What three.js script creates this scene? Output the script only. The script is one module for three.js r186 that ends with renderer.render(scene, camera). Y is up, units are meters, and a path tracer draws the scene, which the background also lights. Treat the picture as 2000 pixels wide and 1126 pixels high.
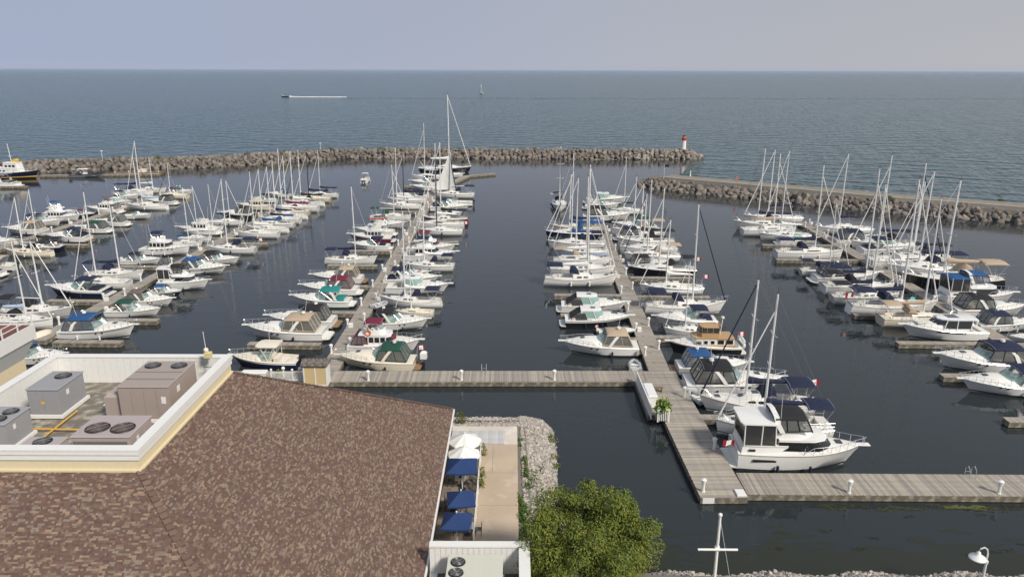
import * as THREE from 'three';
import { mergeGeometries, toCreasedNormals } from 'three/addons/utils/BufferGeometryUtils.js';
import { ImprovedNoise } from 'three/addons/math/ImprovedNoise.js';

// ------------------------------------------------------------------ camera, sky, sun, exposure
const scene = new THREE.Scene();
const camera = new THREE.PerspectiveCamera(42.44, 1024 / 576, 0.5, 90000);
camera.position.set(0, 32, 0);
camera.rotation.order = 'YXZ';
camera.rotation.set(-0.28575, 0, 0.003);
const renderer = new THREE.WebGLRenderer({ antialias: true });
renderer.toneMapping = THREE.LinearToneMapping;
renderer.toneMappingExposure = 1.0;
renderer.shadowMap.enabled = true;

const noise = new ImprovedNoise(), lerp = (a, b, t) => a + (b - a) * t, cl = (x, a = 0, b = 1) => Math.min(b, Math.max(a, x)), sst = (a, b, x) => { const t = cl((x - a) / (b - a)); return t * t * (3 - 2 * t); };
function hazySky() {                                            // thin high haze: violet blue overhead, paler and warmer lower down
  const w = 512, h = 256, d = new Float32Array(w * h * 4), n = new ImprovedNoise();
  for (let j = 0; j < h; j++) for (let i = 0; i < w; i++) {
    const el = ((j + 0.5) / h - 0.5) * Math.PI, az = (i + 0.5) / w * Math.PI * 2;   // a quarter of the way round faces -z
    const e = Math.max(0, el), k = Math.pow(1 - Math.min(1, e / 1.5), 3.2);
    const side = 0.5 + 0.5 * Math.sin((az - 0.25 * Math.PI * 2) * 1);               // hazier and greyer towards the right
    const c = [0.345, 0.385, 0.475], s2 = sst(0.2, 0.85, side), lo = [lerp(0.375, 0.47, s2), lerp(0.43, 0.475, s2), lerp(0.575, 0.5, s2)];
    const wob = 1 + 0.025 * n.noise(Math.cos(az) * 3, el * 9, Math.sin(az) * 3);
    const o = (j * w + i) * 4;
    for (let q = 0; q < 3; q++) d[o + q] = (c[q] * (1 - k) + lo[q] * k) * wob;
    d[o + 3] = 1;
  }
  const t = new THREE.DataTexture(d, w, h, THREE.RGBAFormat, THREE.FloatType);
  t.mapping = THREE.EquirectangularReflectionMapping; t.magFilter = THREE.LinearFilter; t.wrapS = THREE.RepeatWrapping; t.needsUpdate = true;
  return t;
}
scene.background = hazySky();
scene.environment = scene.background;
const sun = new THREE.DirectionalLight(new THREE.Color(1, 0.93, 0.82), 4.1);
sun.position.set(150, 190, 70); sun.target.position.set(0, 0, -90);
sun.castShadow = true; sun.shadow.radius = 20; sun.shadow.mapSize.set(4096, 4096);
Object.assign(sun.shadow.camera, { left: -220, right: 220, top: 220, bottom: -220, near: 1, far: 700 });
scene.add(sun, sun.target);

// ------------------------------------------------------------------ helpers
let seed = 20240; const rnd = () => { seed = (seed * 1664525 + 1013904223) >>> 0; return seed / 4294967296; };
const rr = (a, b) => a + (b - a) * rnd(), pick = a => a[Math.floor(rnd() * a.length)];
const taken = {};
const numbered = n => { const k = taken[n] = (taken[n] ?? -1) + 1; return k ? n + '_' + String(k).padStart(3, '0') : n; };

class G {                                                       // collects triangles, gives one geometry with creased normals and uv in metres
  constructor() { this.p = []; }
  tri(a, b, c) { this.p.push(...a, ...b, ...c); return this; }
  quad(a, b, c, d) { return this.tri(a, b, c).tri(a, c, d); }
  box(x0, x1, y0, y1, z0, z1) {
    const v = (i, j, k) => [i ? x1 : x0, j ? y1 : y0, k ? z1 : z0];
    return this.quad(v(0, 0, 1), v(1, 0, 1), v(1, 1, 1), v(0, 1, 1)).quad(v(1, 0, 0), v(0, 0, 0), v(0, 1, 0), v(1, 1, 0)).quad(v(1, 0, 1), v(1, 0, 0), v(1, 1, 0), v(1, 1, 1))
      .quad(v(0, 0, 0), v(0, 0, 1), v(0, 1, 1), v(0, 1, 0)).quad(v(0, 1, 1), v(1, 1, 1), v(1, 1, 0), v(0, 1, 0)).quad(v(0, 0, 0), v(1, 0, 0), v(1, 0, 1), v(0, 0, 1));
  }
  loft(rings, { closed = false, capA = false, capB = false } = {}) {
    const m = rings[0].length, e = closed ? m : m - 1;
    for (let i = 0; i < rings.length - 1; i++) for (let j = 0; j < e; j++) { const k = (j + 1) % m; this.quad(rings[i][j], rings[i + 1][j], rings[i + 1][k], rings[i][k]); }
    for (const [on, r, f] of [[capA, rings[0], 0], [capB, rings[rings.length - 1], 1]]) if (on) {
      const c = [0, 1, 2].map(q => r.reduce((s, v) => s + v[q], 0) / m);
      for (let j = 0; j < e + (closed ? 0 : 1); j++) { const a = r[j], b = r[(j + 1) % m]; f ? this.tri(c, b, a) : this.tri(c, a, b); }
    }
    return this;
  }
  tube(pts, r, n = 5, r2 = r) {
    const P = pts.map(p => new THREE.Vector3(...p)), rings = [];
    P.forEach((p, i) => {
      const d = P[Math.min(i + 1, P.length - 1)].clone().sub(P[Math.max(i - 1, 0)]).normalize();
      const a = (Math.abs(d.y) < 0.9 ? new THREE.Vector3(0, 1, 0) : new THREE.Vector3(1, 0, 0)).cross(d).normalize(), b = d.clone().cross(a), q = lerp(r, r2, i / (P.length - 1));
      rings.push([...Array(n)].map((_, k) => { const t = k / n * 6.2832, v = p.clone().addScaledVector(a, Math.cos(t) * q).addScaledVector(b, Math.sin(t) * q); return [v.x, v.y, v.z]; }));
    });
    return this.loft(rings, { closed: true, capA: true, capB: true });
  }
  add(g, m) { const q = g.index ? g.toNonIndexed() : g.clone(); if (m) q.applyMatrix4(m); const a = q.attributes.position.array; for (let i = 0; i < a.length; i++) this.p.push(a[i]); return this; }
  build(crease = 0.7) {
    let g = new THREE.BufferGeometry(); g.setAttribute('position', new THREE.Float32BufferAttribute(this.p, 3));
    if (crease > 0) g = toCreasedNormals(g, crease); else g.computeVertexNormals();
    return boxUV(g);
  }
}
function boxUV(g) {
  const p = g.attributes.position, n = g.attributes.normal, uv = new Float32Array(p.count * 2);
  for (let i = 0; i < p.count; i++) {
    const x = Math.abs(n.getX(i)), y = Math.abs(n.getY(i)), z = Math.abs(n.getZ(i));
    const [u, v] = y >= x && y >= z ? [p.getX(i), p.getZ(i)] : x >= z ? [p.getZ(i), p.getY(i)] : [p.getX(i), p.getY(i)];
    uv[2 * i] = u; uv[2 * i + 1] = v;
  }
  g.setAttribute('uv', new THREE.BufferAttribute(uv, 2)); return g;
}
const at = (x, y, z, ry = 0, sx = 1, sy = sx, sz = sx) => new THREE.Matrix4().compose(new THREE.Vector3(x, y, z), new THREE.Quaternion().setFromEuler(new THREE.Euler(0, ry, 0)), new THREE.Vector3(sx, sy, sz));
const BX = (x0, x1, y0, y1, z0, z1) => new G().box(x0, x1, y0, y1, z0, z1).build(0);
const bev = (x0, x1, y0, y1, z0, z1, b = 0.05) => {               // a box with chamfered upper edges
  const r = (o, y) => [[x0 + o, y, z0 + o], [x1 - o, y, z0 + o], [x1 - o, y, z1 - o], [x0 + o, y, z1 - o]].reverse();
  return new G().loft([r(0, y0), r(0, y1 - b), r(b, y1)], { closed: true, capB: true, capA: true });
};
const cyl = (r0, r1, h, n = 12) => new THREE.CylinderGeometry(r1, r0, h, n).translate(0, h / 2, 0);
function part(o, name, geo, mat, kind) { const m = new THREE.Mesh(geo, mat); m.name = name; m.castShadow = m.receiveShadow = true; if (kind) m.userData.kind = kind; o.add(m); return m; }
function thing(name, label, category, group) { const o = new THREE.Group(); o.name = numbered(name); o.userData = { label, category }; if (group) o.userData.group = group; scene.add(o); return o; }
function solo(name, label, category, geo, mat, group) { const m = part(scene, numbered(name), geo, mat); m.userData = { label, category }; if (group) m.userData.group = group; return m; }
function struct(name, geo, mat, label) { const m = part(scene, numbered(name), geo, mat); m.userData = { kind: 'structure' }; if (label) m.userData.label = label; return m; }
function inst(o, name, geo, mat, list, kind = 'stuff') {          // list of [Matrix4, Color]
  const m = new THREE.InstancedMesh(geo, mat, list.length); m.name = name; m.castShadow = m.receiveShadow = true; m.userData.kind = kind;
  list.forEach(([q, c], i) => { m.setMatrixAt(i, q); if (c) m.setColorAt(i, c); }); o.add(m); return m;
}

// ------------------------------------------------------------------ textures and materials
function dataTex(n, f, srgb, rep = 1) {                           // f(x, y) -> [r, g, b] or number, 0..1
  const d = new Uint8Array(n * n * 4);
  for (let j = 0; j < n; j++) for (let i = 0; i < n; i++) { const v = f(i / n, j / n), o = (j * n + i) * 4, a = Array.isArray(v); for (let q = 0; q < 3; q++) d[o + q] = cl(a ? v[q] : v) * 255; d[o + 3] = 255; }
  const t = new THREE.DataTexture(d, n, n); t.wrapS = t.wrapT = THREE.RepeatWrapping; t.magFilter = THREE.LinearFilter; t.minFilter = THREE.LinearMipmapLinearFilter; t.generateMipmaps = true;
  if (srgb) t.colorSpace = THREE.SRGBColorSpace; t.repeat.set(rep, rep); t.needsUpdate = true; return t;
}
function fbm(x, y, per, oct = 4, sx = 1, sy = 1) {                 // tileable on the unit square
  let s = 0, a = 0.5, f = per;
  for (let o = 0; o < oct; o++) { const X = x * f * sx, Y = y * f * sy, wx = x, wy = y, n = (p, q) => noise.noise(p, q, o * 7.3);
    s += a * ((n(X, Y) * (1 - wx) + n(X - f * sx, Y) * wx) * (1 - wy) + (n(X, Y - f * sy) * (1 - wx) + n(X - f * sx, Y - f * sy) * wx) * wy); a *= 0.5; f *= 2; }
  return s;
}
const std = (r, g, b, rough = 0.6, extra = {}) => new THREE.MeshStandardMaterial({ color: new THREE.Color().setRGB(r, g, b), roughness: rough, ...extra });
const phys = (r, g, b, rough = 0.6, extra = {}) => new THREE.MeshPhysicalMaterial({ color: new THREE.Color().setRGB(r, g, b), roughness: rough, ...extra });
const grain = dataTex(256, (x, y) => { const v = 0.95 + 0.1 * fbm(x, y, 4, 5) + 0.06 * fbm(x, y, 40, 2); return [v, v * 0.995, v * 0.985]; }, false);
const woodTex = dataTex(512, (x, y) => { const v = 0.78 + 0.3 * fbm(x, y, 6, 4) + 0.2 * fbm(x, y, 3, 3, 1, 20) + 0.25 * Math.min(0, fbm(x, y, 5, 3)); return [v, v * 0.985, v * 0.96]; }, false, 0.35);
const stainTex = dataTex(512, (x, y) => { const s = sst(-0.1, 0.22, fbm(x, y, 5, 5)), v = 0.42 + 0.55 * s + 0.1 * fbm(x, y, 30, 2); return [v, v * (0.97 + 0.03 * s), v * (0.9 + 0.08 * s)]; }, false, 0.3);
const slabTex = dataTex(512, (x, y) => { const s = fbm(x, y, 3, 5), w = sst(0.16, 0.3, fbm(x + 0.3, y + 0.7, 4, 4)), v = 0.82 + 0.22 * s + 0.1 * fbm(x, y, 50, 2); return [v + 0.1 * w, v + 0.11 * w, v + 0.13 * w]; }, false, 0.12);
const weave = dataTex(128, (x, y) => 0.5 + 0.25 * Math.sin(x * 402) + 0.25 * Math.sin(y * 402), false, 3);
const COL = { navy: [0.009, 0.014, 0.045], black: [0.012, 0.012, 0.014], blue: [0.012, 0.07, 0.2], sky: [0.42, 0.52, 0.68], teal: [0.01, 0.2, 0.19], green: [0.008, 0.06, 0.04], maroon: [0.14, 0.012, 0.035], beige: [0.42, 0.33, 0.23], grey: [0.15, 0.15, 0.16], brown: [0.13, 0.1, 0.085], white: [0.76, 0.76, 0.74], cream: [0.7, 0.62, 0.46] };
const canvasM = {}, hullM = {};
for (const k in COL) {
  canvasM[k] = std(...COL[k], 0.85, { bumpMap: weave, bumpScale: 0.004 });
  hullM[k] = phys(...(k === 'white' ? [0.8, 0.8, 0.78] : k === 'cream' ? [0.76, 0.7, 0.57] : k === 'grey' ? [0.5, 0.51, 0.52] : COL[k]), 0.28, { clearcoat: 0.5, clearcoatRoughness: 0.15, map: grain });
}
const M = {
  gel: hullM.white, deck: std(0.74, 0.73, 0.69, 0.5, { map: grain }), cream: std(0.76, 0.7, 0.58, 0.5, { map: grain }), bottom: std(0.02, 0.025, 0.04, 0.6), seat: std(0.66, 0.62, 0.55, 0.6),
  glass: phys(0.5, 0.66, 0.64, 0.04, { transmission: 0.75, thickness: 0 }), tint: phys(0.012, 0.014, 0.016, 0.06, { clearcoat: 1, clearcoatRoughness: 0.03 }), vinyl: phys(0.36, 0.36, 0.35, 0.12, { transmission: 0.7, thickness: 0 }),
  darkvinyl: phys(0.07, 0.07, 0.072, 0.1, { transmission: 0.4, thickness: 0 }),
  steel: std(0.72, 0.73, 0.74, 0.25, { metalness: 0.9 }), alu: std(0.74, 0.74, 0.73, 0.4, { metalness: 0.15 }), wire: std(0.3, 0.3, 0.3, 0.4, { metalness: 0.6 }), black: std(0.015, 0.015, 0.017, 0.5), rubber: std(0.02, 0.02, 0.025, 0.7),
  teak: std(0.3, 0.19, 0.1, 0.65, { map: woodTex }), tanpaint: std(0.46, 0.3, 0.15, 0.45, { map: grain }), white: std(0.78, 0.78, 0.76, 0.5, { map: grain }), sail: std(0.72, 0.72, 0.7, 0.8), red: std(0.5, 0.015, 0.03, 0.6), orange: std(0.65, 0.16, 0.06, 0.6), yellow: std(0.7, 0.42, 0.04, 0.6),
  fender: std(0.75, 0.75, 0.73, 0.5), hypalon: std(0.36, 0.37, 0.38, 0.6),
  plank: [0.46, 0.4, 0.35, 0.51, 0.43].map((v, i) => std(v, v * (0.9 + 0.02 * (i % 2)), v * (0.77 + 0.03 * (i % 3)), 0.85, { map: woodTex, bumpMap: woodTex, bumpScale: 0.006 })),
  plankV: std(1, 1, 1, 0.85, { vertexColors: true, map: woodTex, bumpMap: woodTex, bumpScale: 0.006 }), fascia: std(0.33, 0.3, 0.235, 0.85, { map: stainTex, bumpMap: stainTex, bumpScale: 0.01 }), float: std(0.02, 0.02, 0.018, 0.8),
};
// ------------------------------------------------------------------ water, land, breakwaters
function waveTex(n, waves, seedv) {                               // sum of whole-number waves: tiles without a seam
  seed = seedv; const W = waves.flatMap(([k0, k1, cnt, amp, spread]) => [...Array(cnt)].map(() => { const k = rr(k0, k1), t = 0.35 + rr(-spread, spread); return [Math.round(k * Math.sin(t)), Math.round(k * Math.cos(t)), rnd() * 6.283, amp * rr(0.5, 1)]; }));
  const H = new Float32Array(n * n); let mx = 0;
  for (const [a, b, ph, am] of W) { const sx = [], cx = [], sy = [], cy = []; for (let i = 0; i < n; i++) { const p = 6.283185 * a * i / n + ph, q = 6.283185 * b * i / n; sx[i] = Math.sin(p); cx[i] = Math.cos(p); sy[i] = Math.sin(q); cy[i] = Math.cos(q); }
    for (let j = 0; j < n; j++) for (let i = 0; i < n; i++) H[j * n + i] += am * (sx[i] * cy[j] + cx[i] * sy[j]); }
  for (let i = 0; i < H.length; i++) mx = Math.max(mx, Math.abs(H[i]));
  return dataTex(n, (x, y) => { const h = 0.5 + 0.5 * H[Math.round(y * n) * n + Math.round(x * n)] / mx; return h; }, false);
}
const patch = dataTex(512, (x, y) => 0.5 + 0.9 * fbm(x, y, 4, 4, 1, 2), false);
const lakeBump = waveTex(1024, [[7, 15, 30, 1, 1.1], [16, 34, 34, 0.6, 1.1], [36, 80, 30, 0.25, 1.2]], 11); lakeBump.repeat.set(1 / 140, 1 / 140);
const calmBump = waveTex(1024, [[4, 12, 12, 1, 1.0], [14, 40, 26, 0.5, 1.2], [50, 110, 26, 0.2, 1.4]], 23); calmBump.repeat.set(1 / 26, 1 / 26);
const lakeRough = patch.clone(); lakeRough.repeat.set(1 / 420, 1 / 420); lakeRough.needsUpdate = true;
const calmRough = patch.clone(); calmRough.repeat.set(1 / 90, 1 / 90); calmRough.needsUpdate = true;
const lakeM = phys(0.035, 0.078, 0.087, 0.14, { ior: 1.33, bumpMap: lakeBump, bumpScale: 4.4 });
const calmM = phys(0.023, 0.029, 0.032, 0.1, { ior: 1.33, bumpMap: calmBump, bumpScale: 0.022, roughnessMap: calmRough });
function sheet(pts, y, holes) { const s = new THREE.Shape(pts.map(p => new THREE.Vector2(p[0], -p[1]))); const g = new THREE.ShapeGeometry(s).rotateX(-Math.PI / 2).translate(0, y, 0); return boxUV(g); }
struct('lake', sheet([[-30000, 200], [30000, 200], [60000, -70000], [-60000, -70000]], 0), lakeM);
const HB = [[-300, 40], [300, 40], [300, -120], [125, -158], [100, -176], [70, -194], [52, -206], [40, -214], [52, -232], [62, -262], [72, -287], [38, -284], [-8, -286], [-58, -287], [-84, -274], [-104, -259], [-134, -252], [-160, -243], [-200, -228], [-300, -200]];
struct('harbour_water', sheet(HB, 0.03), calmM);

const rockG = [0, 1, 2, 3, 4, 5].map(k => { let g = new THREE.IcosahedronGeometry(1, 2); const p = g.attributes.position; const pl = [...Array(13)].map(() => [new THREE.Vector3(rr(-1, 1), rr(-1, 1), rr(-1, 1)).normalize(), rr(0.5, 0.78)]);
  for (let i = 0; i < p.count; i++) { const v = new THREE.Vector3().fromBufferAttribute(p, i).normalize(); let r = 1 + 0.16 * noise.noise(v.x * 1.7 + k * 9, v.y * 1.7, v.z * 1.7); for (const [n, d] of pl) { const q = v.dot(n) * r; if (q > d) r *= d / q; } p.setXYZ(i, v.x * r, v.y * r, v.z * r); }
  g.deleteAttribute('uv'); g = toCreasedNormals(g, 0.22); return boxUV(g); });
const rockTex = dataTex(256, (x, y) => { const v = 0.72 + 0.5 * fbm(x, y, 4, 5) + 0.2 * fbm(x, y, 24, 2); return [v, v * 0.97, v * 0.93]; }, false);
const rockM = [[0.3, 0.27, 0.235], [0.22, 0.195, 0.175], [0.36, 0.32, 0.27], [0.25, 0.215, 0.185], [0.17, 0.155, 0.145], [0.3, 0.255, 0.225], [0.42, 0.39, 0.34]].map(c => std(...c, 0.9, { map: rockTex, bumpMap: rockTex, bumpScale: 0.08 }));
const rockW = std(1, 1, 1, 0.9, { map: rockTex, bumpMap: rockTex, bumpScale: 0.05 });
const mtx = (x, y, z, sx, sy, sz, q) => new THREE.Matrix4().compose(new THREE.Vector3(x, y, z), q || new THREE.Quaternion().setFromEuler(new THREE.Euler(rr(0, 6), rr(0, 6), rr(0, 6))), new THREE.Vector3(sx, sy, sz));
// an armour-stone mole along the waterline points of its harbour side
function mole(name, label, line, height, run, crest, size, backRun, tone, endPale) {
  const o = thing(name, label, 'breakwater');
  const C = new THREE.CatmullRomCurve3(line.map(([x, z]) => new THREE.Vector3(x, 0, z)), false, 'centripetal'), len = C.getLength(), N = Math.ceil(len / 4), rings = [];
  const frame = t => { const p = C.getPointAt(cl(t)), d = C.getTangentAt(cl(t)), n = new THREE.Vector3(d.z, 0, -d.x); return [p, n, d]; };   // n points away from the harbour
  for (let i = 0; i <= N; i++) { const [p, n] = frame(i / N), q = (s, y) => { const v = p.clone().addScaledVector(n, s); return [v.x, y, v.z]; }; rings.push([q(0.9, -1.5), q(run * 0.95, height - 0.75), q(run + crest, height - 0.75), q(run + crest + backRun, -1.5)]); }
  part(o, 'core', new G().loft(rings, { capA: true, capB: true }).build(0.5), rockM[4]);
  const all = [];
  for (let s = 0; s < len;) {
    const [p, n, d] = frame(s / len); const rows = Math.round(Math.hypot(run, height) / (size * 1.25)) + 1;
    for (let k = 0; k <= rows; k++) { const f = k / rows, r = size * rr(0.55, 1.15) * (k === 0 ? 0.9 : 1), v = p.clone().addScaledVector(n, f * run + rr(-0.4, 0.4)).addScaledVector(d, rr(-0.6, 0.6)); all.push([v, f * height - 0.3 - tone.sink * f + rr(-0.2, 0.25), r, 2, s]); }
    for (let w = size * 1.3; w < crest; w += size * 1.5) { const v = p.clone().addScaledVector(n, run + w).addScaledVector(d, rr(-0.6, 0.6)); if (crest > 3 && tone.road) continue; all.push([v, height - 0.4 + rr(-0.25, 0.2), size * rr(0.6, 1.05), 1, s]); }
    for (let k = 0; k < 3; k++) { const f = k / 3, v = p.clone().addScaledVector(n, run + crest + 0.3 + f * backRun).addScaledVector(d, rr(-0.6, 0.6)); all.push([v, height * (1 - f) - 0.35 - tone.sink + rr(-0.2, 0.15), size * rr(0.6, 1.1), 0, s]); }
    s += size * 1.5 * rr(0.85, 1.1);
  }
  // round the tip off
  for (const [t, sg, on] of [[0, -1, tone.tipA], [1, 1, tone.tipB]]) if (on) { const [p, n, d] = frame(t), c = p.clone().addScaledVector(n, run + crest / 2); for (let k = 0; k < 90; k++) { const a = rr(-1.6, 1.6), f = Math.sqrt(rnd()), R = f * (run + crest / 2); const v = c.clone().addScaledVector(d, sg * Math.cos(a) * R * 1.15).addScaledVector(n, -Math.sin(a) * R); all.push([v, height * (1 - Math.max(0, f - crest / 2 / (run + crest / 2)) / (1 - crest / 2 / (run + crest / 2))) - 0.4 - tone.sink + rr(-0.2, 0.2), size * rr(0.55, 1.1), 2, t * len]); } }
  all.sort((a, b) => b[3] + b[2] - a[3] - a[2]);
  const rest = [];
  all.forEach(([v, y, r, f, s], i) => {
    const m = mtx(v.x, y, v.z, r * rr(0.95, 1.3), r * rr(0.7, 0.95), r * rr(0.85, 1.15)), pale = endPale && s > len - 22 && rnd() < 0.75;
    if (i < 300) { const k = part(o, 'rock', rockG[i % 6], rockM[pale ? 6 : Math.floor(rnd() * 6)]); k.applyMatrix4(m); }
    else { const b = rr(0.16, 0.36) * (pale ? 1.25 : 1); rest.push([m, new THREE.Color().setRGB(b, b * rr(0.87, 0.94), b * rr(0.76, 0.86))]); }
  });
  inst(o, 'smaller_rocks', rockG[2], rockW, rest);
  return [frame, len];
}
const [bwF, bwLen] = mole('breakwater', 'long armour stone breakwater curving across behind the marina to the lighthouse', [[-330, -186], [-200, -222], [-160, -237], [-133, -246.5], [-104, -252], [-84, -266], [-58, -280], [-8, -281], [38, -280], [66, -281]], 3.0, 4.6, 4.2, 1.12, 4, { tipB: 1, sink: 0.15 }, true);
const [b2F, b2Len] = mole('breakwater', 'shorter armour stone breakwater with a paved path on its crest at right', [[39, -208], [43, -205], [55, -196.5], [66, -188.6], [86, -174.5], [100, -166.5], [125, -152], [190, -116]], 3.0, 4.4, 7.6, 1.15, 3, { tipA: 1, road: 1, sink: 0.85 }, false);
{ // the paved path along the right breakwater
  const a = [], b = []; for (let i = 0; i <= 60; i++) { const [p, n] = b2F(0.005 + i / 60 * 0.99), q = s => { const v = p.clone().addScaledVector(n, s); return v; }; const e = q(4.9), f = q(11.2); a.push([[e.x, 2.2, e.z], [e.x, 3.05, e.z], [f.x, 3.05, f.z], [f.x, 2.2, f.z]]); const c0 = q(4.55), c1 = q(5.5); b.push([[c0.x, 2.1, c0.z], [c0.x, 3.16, c0.z], [c1.x, 3.16, c1.z], [c1.x, 2.9, c1.z]]); }
  struct('breakwater_path', new G().loft(a, { capA: true, capB: true }).build(0.5), std(0.28, 0.245, 0.2, 0.9, { map: slabTex }));
  struct('path_kerb', new G().loft(b, { capA: true, capB: true }).build(0.5), std(0.45, 0.41, 0.34, 0.9, { map: slabTex }));
}
// tufts of weeds and bushes among the stones
const leafQ = (() => { const g = new G(); g.quad([0, 0, 0], [0.5, 0.12, 0.28], [1, 0, 0], [0.5, 0.12, -0.28]); g.tri([0, 0, 0], [0.5, -0.06, 0.2], [1, 0, 0]); return g.build(0); })();
const leafM = std(1, 1, 1, 0.7, { side: THREE.DoubleSide });
function bush(name, label, cat, x, y, z, w, h, n, leaf, group, c0 = [0.05, 0.085, 0.02], c1 = [0.13, 0.16, 0.035]) {
  const o = thing(name, label, cat, group); o.position.set(x, y, z); const list = [], st = new G();
  for (let i = 0; i < 6; i++) st.tube([[0, 0, 0], [rr(-w, w) * 0.35, h * 0.5, rr(-w, w) * 0.3], [rr(-w, w) * 0.5, h * 0.9, rr(-w, w) * 0.4]], 0.02 * h + 0.008, 4, 0.006);
  part(o, 'stems', st.build(), M.teak);
  for (let i = 0; i < n; i++) { const t = rnd() * 6.28, f = Math.sqrt(rnd()), e = rnd(); list.push([mtx(Math.cos(t) * f * w * 0.5 * Math.sqrt(1 - e * e * 0.8), e * h, Math.sin(t) * f * w * 0.4 * Math.sqrt(1 - e * e * 0.8), leaf, leaf, leaf), new THREE.Color().setRGB(...c0.map((v, q) => lerp(v, c1[q], rnd())))]); }
  inst(o, 'leaves', leafQ, leafM, list); return o;
}
[[0.36, 'leftmost'], [0.455, ''], [0.5, ''], [0.53, ''], [0.565, ''], [0.61, ''], [0.64, ''], [0.68, ''], [0.72, ''], [0.79, ''], [0.86, ''], [0.9, '']].forEach(([t], i) => { const [p, n] = bwF(t), v = p.clone().addScaledVector(n, rr(5.5, 8)); bush('weed_bush', 'low green weeds on the long breakwater, ' + ['first', 'second', 'third', 'fourth', 'fifth', 'sixth', 'seventh', 'eighth', 'ninth', 'tenth', 'eleventh', 'twelfth'][i] + ' clump from left', 'bush', v.x, 2.4, v.z, rr(2.2, 4.6), rr(0.9, 1.4), 260, 0.32, 'weeds on the long breakwater'); });
[0.34, 0.47, 0.6, 0.66, 0.72, 0.2].forEach((t, i) => { const [p, n] = b2F(t), v = p.clone().addScaledVector(n, i % 2 ? 12 : 4); bush('weed_bush', 'low green weeds by the right breakwater path, ' + ['second', 'third', 'fourth', 'fifth', 'sixth', 'first'][i] + ' clump from its tip', 'bush', v.x, 2.6, v.z, rr(1.4, 2.6), rr(0.7, 1.2), 160, 0.26, 'weeds by the breakwater path'); });
{ // lighthouse
  const o = thing('lighthouse', 'small white round lighthouse with red band on the breakwater end', 'lighthouse'); o.position.set(65.6, 2.9, -288); o.scale.setScalar(0.86);
  part(o, 'base_slab', cyl(1.9, 1.9, 0.5, 20), rockM[6]);
  part(o, 'tower', new G().add(cyl(1.05, 0.94, 3.6, 24), at(0, 0.5, 0)).build(), M.white);
  part(o, 'red_band', new G().add(cyl(0.95, 0.95, 1.0, 24), at(0, 4.1, 0)).add(cyl(1.08, 1.08, 0.1, 24), at(0, 5.05, 0)).build(), M.red);
  const l = part(o, 'lantern', new G().add(cyl(0.72, 0.7, 0.9, 12), at(0, 5.15, 0)).build(), std(0.5, 0.3, 0.14, 0.5)); part(l, 'lantern_cap', new G().add(cyl(0.85, 0.25, 0.38, 12), at(0, 6.05, 0)).build(), M.black);
  const rl = new G(); for (let i = 0; i < 12; i++) { const a = i / 12 * 6.283; rl.tube([[Math.cos(a) * 1.04, 5.1, Math.sin(a) * 1.04], [Math.cos(a) * 1.04, 5.8, Math.sin(a) * 1.04]], 0.018, 4); } for (const y of [5.45, 5.8]) rl.tube([...Array(25)].map((_, i) => [Math.cos(i / 24 * 6.283) * 1.04, y, Math.sin(i / 24 * 6.283) * 1.04]), 0.018, 4);
  part(o, 'gallery_rail', rl.build(), M.red); part(o, 'door', BX(-0.35, 0.35, 0.5, 2.2, -1.06, -0.9), M.red);
}
for (const [t, nm] of [[0.285, 'near the blue pilot boat'], [0.49, 'left of centre'], [0.672, 'right of the tall mast']]) { const [p, n] = bwF(t), v = p.clone().addScaledVector(n, 6.5), o = thing('marker_post', 'slim post with white lamp head on the long breakwater, ' + nm, 'post'); o.position.set(v.x, 2.3, v.z); part(o, 'pole', cyl(0.09, 0.07, 3.2, 8), M.alu); part(o, 'lamp_head', new G().add(new THREE.SphereGeometry(0.32, 10, 8), at(0, 3.3, 0, 0, 1.4, 0.6, 1)).build(), M.white); }
{ const o = thing('lifebuoy_post', 'orange lifebuoy post beside the path on the right breakwater', 'post'); const [p, n] = b2F(0.125), v = p.clone().addScaledVector(n, 5.8); o.position.set(v.x, 3.1, v.z); part(o, 'post', cyl(0.08, 0.08, 1.5, 8), M.orange); part(o, 'lifebuoy', new THREE.TorusGeometry(0.33, 0.09, 8, 16).translate(0, 1.2, 0.14), M.orange); }
{ const o = thing('flagpole', 'small flagpole with blue and white flag on the right breakwater tip', 'flagpole'); o.position.set(42.5, 2.8, -208.5); part(o, 'pole', cyl(0.06, 0.04, 4.2, 6), M.white); part(o, 'flag', new G().box(0.05, 1.3, 3.4, 4.15, -0.02, 0.02).build(0), canvasM.navy); }
{ const o = thing('channel_buoy', 'white spar buoy floating between the two breakwaters', 'buoy'); o.position.set(55.5, 0, -232); part(o, 'float', cyl(0.5, 0.4, 0.5, 12), M.white); part(o, 'spar', new G().add(cyl(0.22, 0.18, 1.7, 10), at(0, 0.45, 0)).build(), M.white); }
scene.fog = new THREE.FogExp2(new THREE.Color().setRGB(0.5, 0.62, 0.82), 5e-5);
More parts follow.
